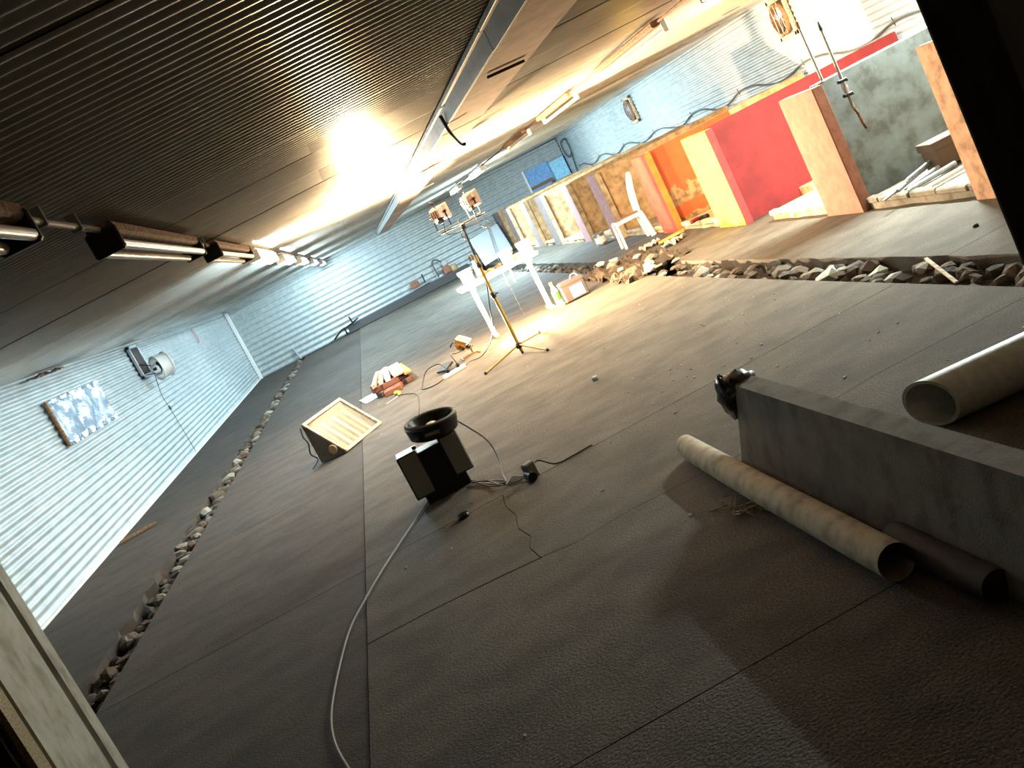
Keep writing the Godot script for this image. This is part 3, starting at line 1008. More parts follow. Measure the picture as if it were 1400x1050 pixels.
func build_floor_lamp():
	var t := thing("floor_work_light", "yellow halogen work lamp standing low on the floor, glaring", "work light", Vector3(0.70, 0, -12.6))
	work_lamp(t, look(Vector3(0.58, 0.76, 0.25), Vector3(0.0, 0.20, 0.0)), FLOOR_FLOOD, 0.12, 80.0)
	var st := new_st()
	tube(st, [Vector3(-0.09, 0.012, -0.14), Vector3(-0.09, 0.012, 0.14)], 0.011, 8)
	tube(st, [Vector3(0.13, 0.012, -0.14), Vector3(0.13, 0.012, 0.14)], 0.011, 8)
	tube(st, [Vector3(-0.09, 0.02, 0), Vector3(0.13, 0.02, 0)], 0.011, 8)
	tube(st, [Vector3(0.06, 0.02, 0.0), Vector3(0.06, 0.11, 0.0)], 0.011, 8)
	obj("floor_stand", st, M.lamp_yellow, t)
	# power strip and its cables beside it
	var p := thing("power_strip", "white power strip on the floor beside the low work lamp", "power strip", Vector3(0.42, 0, -11.85), 0.3)
	st = new_st()
	box(st, Vector3(0, 0.022, 0), Vector3(0.30, 0.044, 0.06), 0.008)
	obj("strip_body", st, M.white_plastic, p)
	for x in [-0.07, 0.07]:
		st = new_st()
		tube(st, [Vector3(x, 0.044, 0), Vector3(x, 0.085, 0)], 0.022, 10)
		obj("plug", st, M.black, p)
	st = new_st()
	tube(st, curve([Vector3(0.35, 0.09, -11.83), Vector3(0.30, 0.17, -12.0), Vector3(0.14, 0.14, -12.2), Vector3(0.02, 0.03, -12.1), Vector3(0.0, 0.01, -11.85), Vector3(0.16, 0.01, -11.7), Vector3(0.32, 0.01, -12.0), Vector3(0.42, 0.06, -12.3)]), 0.007, 6)
	tag(obj("black_cable_loop", st, M.cable), "black cable looping from the white power strip", "cable")
	st = new_st()
	tube(st, curve([Vector3(0.49, 0.09, -11.87), Vector3(0.48, 0.2, -12.0), Vector3(0.55, 0.16, -12.25), Vector3(0.66, 0.12, -12.55)]), 0.009, 6)
	tag(obj("lamp_lead", st, M.cable), "thick black lead from the power strip to the low work lamp", "cable")
	var b := thing("ballast_box", "small dark grey box lying behind the power strip", "box", Vector3(0.36, 0, -12.35), 0.5)
	st = new_st()
	box(st, Vector3(0, 0.055, 0), Vector3(0.16, 0.03, 0.22), 0.006, Basis(Vector3(0, 0, 1), 0.35))
	obj("box_body", st, M.dark_metal, b)

# ------------------------------------------------------------------ furniture in the middle
func build_table():
	var t := thing("work_table", "white table with two splayed feet carrying three buckets", "table", Vector3(1.56, 0, -13.1))
	var st := new_st()
	box(st, Vector3(-0.02, 0.745, -0.02), Vector3(1.10, 0.045, 0.52), 0.006)
	obj("tabletop", st, M.white, t)
	for s in [-1, 1]:
		st = new_st()
		box(st, Vector3(s * 0.405, 0.37, -0.02), Vector3(0.055, 0.71, 0.07), 0.006)
		var leg := obj("leg", st, M.white, t)
		st = new_st()
		box(st, Vector3(s * 0.405, 0.022, -0.02), Vector3(0.06, 0.044, 0.42), 0.008)
		obj("foot", st, M.wood_pale, leg)
		st = new_st()
		box(st, Vector3(s * 0.405, 0.70, -0.02), Vector3(0.05, 0.04, 0.44), 0.004)
		obj("bracket", st, M.white, leg)
	var y := 0.768
	var buckets := [[1.16, -13.08, 0.078, 0.092, 0.19, "bucket_white", "white bucket at the left end of the white table"],
		[1.72, -12.98, 0.072, 0.09, 0.19, "bucket", "cream bucket with drips and a brush standing mid table"],
		[1.985, -12.98, 0.088, 0.096, 0.19, "bucket", "orange-cream bucket at the right end of the white table"]]
	for b in buckets:
		var o := thing("bucket", b[6], "bucket", Vector3(b[0], y, b[1]), 0, "buckets on the white table")
		st = new_st()
		lathe(st, [Vector2(0, 0.0), Vector2(b[2], 0.0), Vector2(b[3] - 0.004, b[4] - 0.03), Vector2(b[3] + 0.003, b[4] - 0.03), Vector2(b[3] + 0.005, b[4]), Vector2(b[3] - 0.006, b[4]), Vector2(b[2] - 0.006, 0.006), Vector2(0, 0.006)], Transform3D(), 24)
		obj("body", st, M[b[5]], o)
		st = new_st()
		var arc := []
		for k in 13:
			var a := PI * k / 12.0
			arc.append(Vector3(cos(a) * (b[3] + 0.008), b[4] - 0.03 - sin(a) * 0.07, 0.03 + sin(a) * (b[3] - 0.01)))
		tube(st, arc, 0.0025, 5)
		obj("handle", st, M.steel, o)
	var bt := thing("water_bottle", "clear bottle with black cap behind the left bucket", "bottle", Vector3(1.33, y, -13.18))
	st = new_st()
	lathe(st, [Vector2(0, 0), Vector2(0.034, 0.0), Vector2(0.036, 0.02), Vector2(0.036, 0.16), Vector2(0.018, 0.22), Vector2(0.016, 0.25), Vector2(0, 0.25)], Transform3D(), 16)
	obj("body", st, M.bottle, bt)
	st = new_st()
	lathe(st, [Vector2(0, 0.245), Vector2(0.03, 0.245), Vector2(0.032, 0.31), Vector2(0.022, 0.325), Vector2(0, 0.325)], Transform3D(), 14)
	obj("cap", st, M.black, bt)
	st = new_st()
	lathe(st, [Vector2(0, 0), Vector2(0.03, 0), Vector2(0.03, 0.07), Vector2(0.024, 0.072), Vector2(0.024, 0.1), Vector2(0, 0.1)], Transform3D(Basis(), Vector3(2.05, y, -13.2)), 14)
	tag(obj("small_jar", st, M.black), "small dark jar behind the right bucket on the table", "jar")
	# leftovers on the table top
	var mesh := crumpled(0.34, 0.12, 10, 5, 0.05, 0.12, 9, 0.1)
	tag(inst("cement_scrap", mesh, M.wood, null, Transform3D(Basis(), Vector3(1.47, y + 0.012, -13.12))), "crumpled brown paper scraps between the buckets on the table", "scraps")
	st = new_st()
	box(st, Vector3(1.37, y + 0.03, -13.16), Vector3(0.10, 0.06, 0.09), 0.008)
	tag(obj("grey_tin", st, M.galv), "low grey tin next to the clear bottle on the table", "tin")
	st = new_st()
	box(st, Vector3(1.85, y + 0.035, -13.16), Vector3(0.12, 0.07, 0.09), 0.006, Basis(Vector3.UP, 0.3))
	tag(obj("grey_carton", st, M.galv), "grey carton between the two right buckets", "carton")
	# brush and hooks hanging from the table edge
	var h := thing("hanging_brush", "pale brush hanging on wire below the table edge", "brush", Vector3(1.66, 0, -12.86))
	st = new_st()
	tube(st, curve([Vector3(0, 0.726, -0.02), Vector3(0, 0.722, 0.0), Vector3(0.005, 0.71, 0.02), Vector3(-0.005, 0.66, 0.02)]), 0.004, 6)
	for k in 4:
		tube(st, curve([Vector3(0, 0.71 - 0.012 * k, 0.02), Vector3(0.02, 0.70 - 0.012 * k, 0.025), Vector3(0.0, 0.69 - 0.012 * k, 0.03)]), 0.004, 6)
	obj("wire", st, M.white, h)
	st = new_st()
	box(st, Vector3(0.0, 0.60, 0.02), Vector3(0.022, 0.10, 0.018), 0.005)
	box(st, Vector3(0.0, 0.635, 0.02), Vector3(0.04, 0.03, 0.02), 0.005)
	obj("brush_handle", st, M.wood_pale, h)
	st = new_st()
	tube(st, curve([Vector3(1.565, 0.74, -12.85), Vector3(1.57, 0.66, -12.84), Vector3(1.555, 0.56, -12.84)]), 0.004, 6)
	tag(obj("short_wire", st, M.cable), "short black wire hanging under the table edge left of the brush", "wire")
	st = new_st()
	tube(st, [Vector3(1.58, 0.73, -12.9), Vector3(1.585, 0.1, -12.92)], 0.0008, 5)
	tag(obj("plumb_string", st, M.wood_dark), "thin string hanging from the table towards the floor", "string")

func build_middle():
	# plastic crate with label and bottle beside the table
	var c := thing("plastic_crate", "dark grey plastic crate with a white label beside the table", "crate", Vector3(2.28, 0, -12.78), -0.12)
	var st := new_st()
	span(st, Vector3(-0.16, 0.012, -0.2), Vector3(0.16, 0.235, 0.15), 0.012)
	obj("body", st, M.crate, c)
	st = new_st()
	span(st, Vector3(-0.172, 0.222, -0.212), Vector3(0.172, 0.25, 0.162), 0.006)
	obj("rim", st, M.crate, c)
	st = new_st()
	span(st, Vector3(-0.15, 0.24, -0.19), Vector3(0.15, 0.262, 0.14), 0.006)
	obj("lid", st, M.crate, c)
	st = new_st()
	span(st, Vector3(-0.05, 0.04, 0.1495), Vector3(0.115, 0.185, 0.1525), 0.001)
	obj("label_sheet", st, M.white_plastic, c)
	st = new_st()
	tube(st, curve([Vector3(0.02, 0.26, -0.05), Vector3(0.04, 0.30, -0.04), Vector3(0.1, 0.30, -0.03), Vector3(0.12, 0.26, -0.02)]), 0.006, 6)
	obj("carry_handle", st, M.steel, c)
	var b := thing("green_bottle", "clear bottle with green label standing against the crate", "bottle", Vector3(2.055, 0, -12.85))
	st = new_st()
	lathe(st, [Vector2(0, 0), Vector2(0.042, 0.0), Vector2(0.045, 0.03), Vector2(0.045, 0.2), Vector2(0.02, 0.27), Vector2(0.017, 0.3), Vector2(0, 0.3)], Transform3D(), 16)
	obj("body", st, M.bottle, b)
	st = new_st()
	lathe(st, [Vector2(0.0455, 0.08), Vector2(0.0465, 0.082), Vector2(0.0465, 0.19), Vector2(0.0455, 0.192)], Transform3D(), 16)
	obj("label_band", st, M.green, b)
	st = new_st()
	lathe(st, [Vector2(0, 0.295), Vector2(0.021, 0.295), Vector2(0.021, 0.33), Vector2(0, 0.33)], Transform3D(), 12)
	obj("cap", st, M.yellow, b)
	st = new_st()
	bar(st, Vector3(1.99, 0.02, -12.9), Vector3(2.1, 0.02, -12.70), 0.05, 0.03)
	tag(obj("wood_offcut", st, M.wood), "brown wooden offcut at the foot of the table's right leg", "offcut")

	# white plastic chair, side on
	var ch := thing("plastic_chair", "white plastic chair standing side-on before the stalls", "chair", Vector3(3.98, 0, -15.42), -0.08)
	st = new_st()
	box(st, Vector3(-0.01, 0.415, 0), Vector3(0.44, 0.025, 0.36), 0.01)
	box(st, Vector3(-0.01, 0.395, 0.17), Vector3(0.44, 0.045, 0.02), 0.006)
	box(st, Vector3(-0.01, 0.395, -0.17), Vector3(0.44, 0.045, 0.02), 0.006)
	obj("seat", st, M.white_plastic, ch)
	for s in [-1, 1]:
		st = new_st()
		bar(st, Vector3(-0.22, 0.41, s * 0.16), Vector3(-0.235, 0.0, s * 0.18), 0.04, 0.035, 0.006)
		obj("leg", st, M.white_plastic, ch)
		st = new_st()
		bar(st, Vector3(0.19, 0.42, s * 0.14), Vector3(0.24, 0.0, s * 0.17), 0.06, 0.09, 0.008)
		obj("leg", st, M.white_plastic, ch)
		st = new_st()
		var arc := [Vector3(0.185, 0.40, s * 0.15), Vector3(0.205, 0.6, s * 0.16), Vector3(0.24, 0.8, s * 0.15), Vector3(0.29, 0.95, s * 0.11), Vector3(0.305, 1.01, s * 0.03)]
		tube(st, curve(arc), 0.026, 8)
		obj("back_post", st, M.white_plastic, ch)
	for k in 5:
		st = new_st()
		bar(st, Vector3(0.195, 0.45, -0.1 + 0.05 * k), Vector3(0.285, 0.97, -0.08 + 0.04 * k), 0.025, 0.014, 0.004, Vector3.RIGHT)
		obj("back_slat", st, M.white_plastic, ch)
	st = new_st()
	box(st, Vector3(-0.01, 0.437, 0), Vector3(0.40, 0.018, 0.33), 0.008)
	tag(obj("seat_board", st, M.wood), "thin brown board lying on the white chair's seat", "board")
	get_node("seat_board").transform = ch.transform
	# paint can
	var pc := thing("paint_can", "dented steel paint can between the stalls left of the chair", "can", Vector3(4.02, 0, -17.9))
	st = new_st()
	lathe(st, [Vector2(0, 0), Vector2(0.10, 0), Vector2(0.104, 0.006), Vector2(0.1, 0.012), Vector2(0.1, 0.2), Vector2(0.105, 0.206), Vector2(0.1, 0.214), Vector2(0.085, 0.208), Vector2(0, 0.205)], Transform3D(), 20)
	obj("body", st, M.steel, pc)
	st = new_st()
	lathe(st, [Vector2(0.1005, 0.04), Vector2(0.102, 0.042), Vector2(0.102, 0.15), Vector2(0.1005, 0.152)], Transform3D(), 20)
	obj("label_band", st, M.white_plastic, pc)
	st = new_st()
	var arc2 := []
	for k in 11:
		var a := PI * k / 10.0
		arc2.append(Vector3(cos(a) * 0.106, 0.18 + sin(a) * 0.06, 0.02 + sin(a) * 0.07))
	tube(st, arc2, 0.003, 5)
	obj("handle", st, M.steel, pc)
	# rags and plank on the floor by the stalls
	for q in [[Vector3(3.74, 0.004, -14.05), 0.26, 0.34, 7, "crumpled white rag on the floor just below the plastic chair"], [Vector3(3.84, 0.004, -13.2), 0.26, 0.5, 8, "crumpled white rag on the floor nearer the yellow plank"]]:
		tag(inst("rag", crumpled(q[1], q[2], 9, 9, 0.07, 0.14, q[3], 0.35), M.rag, null, Transform3D(Basis(Vector3.UP, 0.3 * q[3]), q[0])), q[4], "rag", "white rags by the trench")
	st = new_st()
	bar(st, Vector3(3.80, 0.03, -13.75), Vector3(4.17, 0.05, -13.62), 0.12, 0.035, 0.004)
	tag(obj("amber_plank", st, M.wood_amber), "short amber plank on the floor at the salmon divider's foot", "plank")
	var g := thing("glue_gun", "red and black tool lying between orange stall and yellow divider", "tool", Vector3(4.25, 0.1, -13.15), 0.4)
	st = new_st()
	box(st, Vector3(-0.06, 0.05, 0), Vector3(0.16, 0.05, 0.05), 0.015)
	obj("barrel", st, M.red, g)
	st = new_st()
	box(st, Vector3(0.06, 0.03, 0.05), Vector3(0.10, 0.06, 0.16), 0.02)
	obj("grip", st, M.black, g)
	# pile of bricks and boards
	var names := 0
	var said := ["red brick at the left front of the brick pile", "red brick second from left in the pile's bottom row", "red brick third from left in the pile's bottom row", "red brick at the right front of the brick pile",
		"brick lying crosswise on the pile's left", "brick lying crosswise on the pile's middle", "brick lying crosswise on the pile's right", "brick fallen flat before the pile"]
	var spots := [[-0.48, 0.035, -13.15, 0.3], [-0.37, 0.035, -13.08, -0.2], [-0.26, 0.035, -13.12, 0.1], [-0.14, 0.035, -13.2, 0.5], [-0.47, 0.105, -13.2, 1.35], [-0.33, 0.105, -13.17, 1.6], [-0.2, 0.105, -13.22, 1.8], [-0.34, 0.035, -12.88, 1.5]]
	for k in spots.size():
		var q = spots[k]
		st = new_st()
		box(st, Vector3.ZERO, Vector3(0.115, 0.066, 0.235), 0.007)
		var o := obj("brick", st, M.brick if k % 3 else M.brick_dark)
		o.transform = Transform3D(Basis(Vector3.UP, q[3]), Vector3(q[0], q[1], q[2]))
		tag(o, said[k], "brick", "bricks of the small pile on the floor")
	for k in 2:
		st = new_st()
		box(st, Vector3.ZERO, Vector3(0.115, 0.066, 0.235), 0.007)
		var o := obj("brick", st, M.brick)
		o.transform = Transform3D(Basis(Vector3.UP, 1.57 + 0.1 * k), Vector3(-0.52 + 0.24 * k, 0.035, -14.3))
		tag(o, "red brick under the far board ends, %s from left" % ["first", "second", "third", "fourth"][k], "brick", "bricks under the far board ends")
	var boards := [[-0.52, 0.16, 0.055, 0.05, M.wood_pale, "narrow pale batten at the left of the board stack"], [-0.44, 0.155, 0.06, 0.04, M.wood_pale, "second pale batten of the board stack"], [-0.36, 0.16, 0.07, 0.05, M.white, "white painted board in the middle of the stack"], [-0.22, 0.155, 0.16, 0.03, M.wood_pale, "wide pale board at the right of the stack"], [-0.13, 0.12, 0.10, 0.03, M.wood_amber, "amber board slipping off the stack's right side"]]
	for k in boards.size():
		var q = boards[k]
		st = new_st()
		box(st, Vector3.ZERO, Vector3(q[2], q[3], 1.35), 0.004)
		var o := obj("board", st, q[4])
		o.transform = Transform3D(Basis(Vector3.UP, 0.03 * (k - 2)), Vector3(q[0] + 0.02, q[1] + 0.005, -13.78))
		tag(o, q[5], "board", "boards stacked on the bricks")
	tag(inst("plastic_sheet", crumpled(0.34, 0.7, 8, 10, 0.012, 0.06, 12, 0.06), M.sheet_blue, null, Transform3D(Basis(Vector3.UP, 0.15), Vector3(-0.62, 0.004, -13.55))), "flat blue-grey plastic sheet on the floor left of the bricks", "sheet")

	# wedge-shaped cabinet with glazed slope
	var E0 := Vector3(-1.27, 0, -10.51)
	var w := thing("glazed_cabinet", "wedge-shaped grey cabinet with a glazed sloping front in cream frame", "cabinet", E0)
	var ax := Vector3(0.42, 0, -0.63)       # along the case
	var bx := Vector3(0.29, 0, 0.135)       # from the upright back to the foot of the slope
	var up := Vector3(0.0, 0.444, 0)
	var u := ax.normalized()
	for e in [[Vector3.ZERO, -u], [ax, u]]:
		st = new_st()
		for o in [0.0, 0.012]:
			var off: Vector3 = e[0] - e[1] * o
			var nn: Vector3 = e[1] if o == 0.0 else -e[1]
			tri(st, off, off + bx, off + up, nn, nn, nn)
		obj("end_panel", st, M.dark_concrete, w)
	st = new_st()
	var nb := -bx.normalized()
	quad(st, Vector3.ZERO, ax, ax + up, up, nb)
	obj("back_panel", st, M.dark_concrete, w)
	st = new_st()
	quad(st, -nb * 0.012, ax - nb * 0.012, ax + up * 0.95 - nb * 0.012, up * 0.95 - nb * 0.012, -nb)
	obj("lining", st, M.wood_dark, w)
	st = new_st()
	quad(st, Vector3(0, 0.006, 0), ax + Vector3(0, 0.006, 0), ax + bx + Vector3(0, 0.006, 0), bx + Vector3(0, 0.006, 0), Vector3.UP)
	obj("bottom_panel", st, M.wood_dark, w)
	var sl := (bx - up)
	var sn := u.cross(sl.normalized()).normalized()
	if sn.y < 0:
		sn = -sn
	for e in [[up, up + ax], [bx, bx + ax], [up, bx], [up + ax, bx + ax]]:
		st = new_st()
		var inw: Vector3 = (up + bx + ax) * 0.5 - (e[0] + e[1]) * 0.5
		bar(st, e[0] + inw.normalized() * 0.018 + sn * 0.004, e[1] + inw.normalized() * 0.018 + sn * 0.004, 0.036, 0.022, 0.003, sn)
		obj("frame_bar", st, M.wood_pale, w)
	st = new_st()
	quad(st, up, up + ax, bx + ax, bx, sn)
	obj("pane", st, M.glass, w)
	for k in 7:
		st = new_st()
		var p0 := up * 0.86 + bx * 0.05 + ax * (0.1 + 0.133 * k)
		var p1 := up * 0.05 + bx * 0.80 + ax * (0.1 + 0.133 * k)
		bar(st, p0 - sn * 0.03, p1 - sn * 0.03, 0.05, 0.006, 0.001, sn)
		obj("inner_slat", st, M.wood if k % 2 else M.tan, w)
	st = new_st()
	lathe(st, [Vector2(0, -0.008), Vector2(0.05, -0.008), Vector2(0.052, 0.0), Vector2(0.045, 0.008), Vector2(0, 0.010)], Transform3D(Basis(Quaternion(Vector3.UP, -u)), bx * 0.62 + up * 0.19 - u * 0.006), 20)
	obj("round_cover", st, M.jamb_cream, w)
	st = new_st()
	tube(st, curve([Vector3(-0.02, 0.42, 0.0), Vector3(-0.035, 0.33, 0.02), Vector3(-0.02, 0.25, 0.03), Vector3(-0.05, 0.14, 0.03), Vector3(-0.01, 0.06, 0.05), Vector3(-0.09, 0.008, 0.12)]), 0.008, 6)
	obj("lead", st, M.cable, w)

func build_stereo():
	var t := thing("stereo_unit", "black stereo cabinet with two grey-fronted speakers on the floor", "stereo", Vector3(-0.165, 0, -6.72))
	var st := new_st()
	span(st, Vector3(-0.155, 0.0, -0.13), Vector3(0.165, 0.345, 0.055), 0.006)
	obj("cabinet", st, M.black, t)
	for q in [[-0.145, -0.21, -0.07, 0.065, 0.375], [0.155, 0.09, 0.225, 0.09, 0.375]]:
		var sp := Node3D.new()
		sp.name = "speaker"
		t.add_child(sp, true)
		st = new_st()
		span(st, Vector3(q[1], q[3], -0.11), Vector3(q[2], q[4], 0.085), 0.005)
		obj("speaker_box", st, M.black, sp)
		st = new_st()
		span(st, Vector3(q[1] + 0.012, q[3] + 0.01, 0.084), Vector3(q[2] - 0.004, q[4] - 0.008, 0.092), 0.003)
		obj("grille", st, M.grille, sp)
		st = new_st()
		span(st, Vector3(q[1] + 0.004, q[4] - 0.002, -0.10), Vector3(q[2] - 0.004, q[4] + 0.003, 0.075), 0.002)
		obj("top_plate", st, M.galv, sp)
	st = new_st()
	span(st, Vector3(-0.085, 0.375, 0.03), Vector3(-0.055, 0.40, 0.055), 0.006)
	obj("knob", st, M.black_gloss, t)
	# drum-shaped fan lying on top, tipped towards the doorway
	var f := thing("drum_fan", "round black drum-shaped fan lying tilted on the stereo cabinet", "fan", Vector3(-0.06, 0.452, -6.76))
	f.rotation = Vector3(0.10, 0.0, -0.14)
	st = new_st()
	lathe(st, [Vector2(0.0, -0.06), Vector2(0.155, -0.06), Vector2(0.168, -0.05), Vector2(0.184, 0.03), Vector2(0.182, 0.045), Vector2(0.172, 0.052)], Transform3D(), 40)
	obj("casing", st, M.black_gloss, f)
	st = new_st()
	lathe(st, [Vector2(0.176, 0.046), Vector2(0.178, 0.052), Vector2(0.170, 0.058), Vector2(0.160, 0.054), Vector2(0.158, 0.046)], Transform3D(), 40)
	obj("rim", st, M.grille, f)
	st = new_st()
	lathe(st, [Vector2(0.160, 0.05), Vector2(0.13, -0.02), Vector2(0.08, -0.045), Vector2(0.0, -0.05)], Transform3D(), 40)
	obj("inner_bowl", st, M.black_gloss, f)
	st = new_st()
	lathe(st, [Vector2(0.05, -0.045), Vector2(0.045, 0.01), Vector2(0.03, 0.02), Vector2(0, 0.022)], Transform3D(), 20)
	obj("motor_hub", st, M.black, f)
	for k in 5:
		st = new_st()
		var a := TAU * k / 5.0
		box(st, Vector3(cos(a) * 0.09, 0.0, sin(a) * 0.09), Vector3(0.09, 0.006, 0.05), 0.002, Basis(Vector3.UP, -a) * Basis(Vector3.RIGHT, 0.5))
		obj("blade", st, M.black_gloss, f)
	st = new_st()
	box(st, Vector3(-0.02, -0.005, 0.178), Vector3(0.10, 0.022, 0.004), 0.001, Basis(Vector3.RIGHT, 0.2))
	obj("badge", st, M.grille, f)
	st = new_st()
	tube(st, curve([Vector3(0.06, 0.45, -6.80), Vector3(0.13, 0.34, -6.85), Vector3(0.22, 0.18, -6.80), Vector3(0.23, 0.06, -6.7), Vector3(0.2, 0.012, -6.45), Vector3(0.19, 0.01, -6.2)]), 0.005, 6)
	tag(obj("fan_cable", st, M.cable), "thin black cable arching from the drum fan to the floor", "cable")
	st = new_st()
	tube(st, curve([Vector3(-0.15, 0.5, -6.93), Vector3(-0.17, 0.3, -8.0), Vector3(-0.2, 0.05, -9.6), Vector3(-0.12, 0.01, -10.9), Vector3(-0.1, 0.012, -11.8), Vector3(-0.31, 0.015, -12.4)]), 0.006, 6)
	tag(obj("extension_cable", st, M.cable), "black extension cable running from behind the stereo to a yellow plug", "cable")
	var p := thing("yellow_plug", "yellow plug connector with pale leads on the floor by the bricks", "plug", Vector3(-0.30, 0, -12.5), 0.5)
	st = new_st()
	tube(st, [Vector3(0, 0.03, -0.04), Vector3(0, 0.03, 0.05)], 0.028, 10)
	obj("plug_body", st, M.yellow, p)
	st = new_st()
	tube(st, curve([Vector3(0, 0.02, 0.04), Vector3(-0.1, 0.008, 0.12), Vector3(-0.28, 0.008, 0.16)]), 0.006, 6)
	tube(st, curve([Vector3(0, 0.02, -0.04), Vector3(0.12, 0.008, -0.2), Vector3(0.14, 0.008, -0.5)]), 0.005, 6)
	obj("lead", st, M.rag, p)
	# tangle of cables and adapter right of the cabinet
	for k in 4:
		st = new_st()
		var z := -6.25 + 0.07 * k
		tube(st, curve([Vector3(0.0, 0.02, -6.64 + 0.03 * k), Vector3(0.07 + rng.randf_range(-0.02, 0.03), 0.012, -6.45 + rng.randf_range(-0.08, 0.14)), Vector3(0.15 + rng.randf_range(-0.03, 0.03), 0.008 + 0.008 * k, z + rng.randf_range(-0.09, 0.09)), Vector3(0.24, 0.012, -6.2 + rng.randf_range(-0.1, 0.12)), Vector3(0.33, 0.02, -6.05 + 0.02 * k)]), 0.0045, 6)
		tag(obj("tangled_cable", st, M.cable), "black cable between stereo and adapter, %s from the stereo's back" % ["first", "second", "third", "fourth"][k], "cable", "cables tangled beside the stereo")
	var a := thing("power_adapter", "grey power adapter block on the floor right of the stereo", "adapter", Vector3(0.345, 0, -6.02), 0.4)
	st = new_st()
	box(st, Vector3(0, 0.05, 0), Vector3(0.075, 0.10, 0.06), 0.008)
	obj("body", st, M.grille, a)
	st = new_st()
	tube(st, [Vector3(-0.03, 0.03, 0.0), Vector3(-0.05, 0.03, 0.09)], 0.03, 12)
	obj("plug", st, M.black, a)
	st = new_st()
	tube(st, curve([Vector3(0.36, 0.05, -6.05), Vector3(0.42, 0.06, -6.1), Vector3(0.5, 0.01, -6.02), Vector3(0.62, 0.008, -6.0), Vector3(0.75, 0.008, -6.01)]), 0.005, 6)
	tag(obj("adapter_lead", st, M.cable), "thin black lead trailing right from the adapter along the joint", "cable")
	st = new_st()
	lathe(st, [Vector2(0, 0), Vector2(0.036, 0), Vector2(0.04, 0.012), Vector2(0.034, 0.026), Vector2(0, 0.028)], Transform3D(Basis(), Vector3(-0.14, 0, -5.96)), 20)
	tag(obj("black_puck", st, M.black_gloss), "small black lid lying on the floor in front of the stereo", "lid")
	# grey hose leading out of the picture
	st = new_st()
	tube(st, curve([Vector3(-0.30, 0.012, -6.75), Vector3(-0.37, 0.011, -6.6), Vector3(-0.65, 0.011, -5.87), Vector3(-0.80, 0.012, -5.4), Vector3(-0.9, 0.004, -5.05), Vector3(-0.965, 0.004, -4.4), Vector3(-0.965, 0.004, -4.0), Vector3(-0.89, 0.004, -3.62), Vector3(-0.7, 0.012, -3.0), Vector3(-0.5, 0.012, -2.4)], 8), 0.0052, 8)
	tag(obj("grey_hose", st, M.cable_grey), "grey cable snaking over the dark floor towards the doorway", "cable")

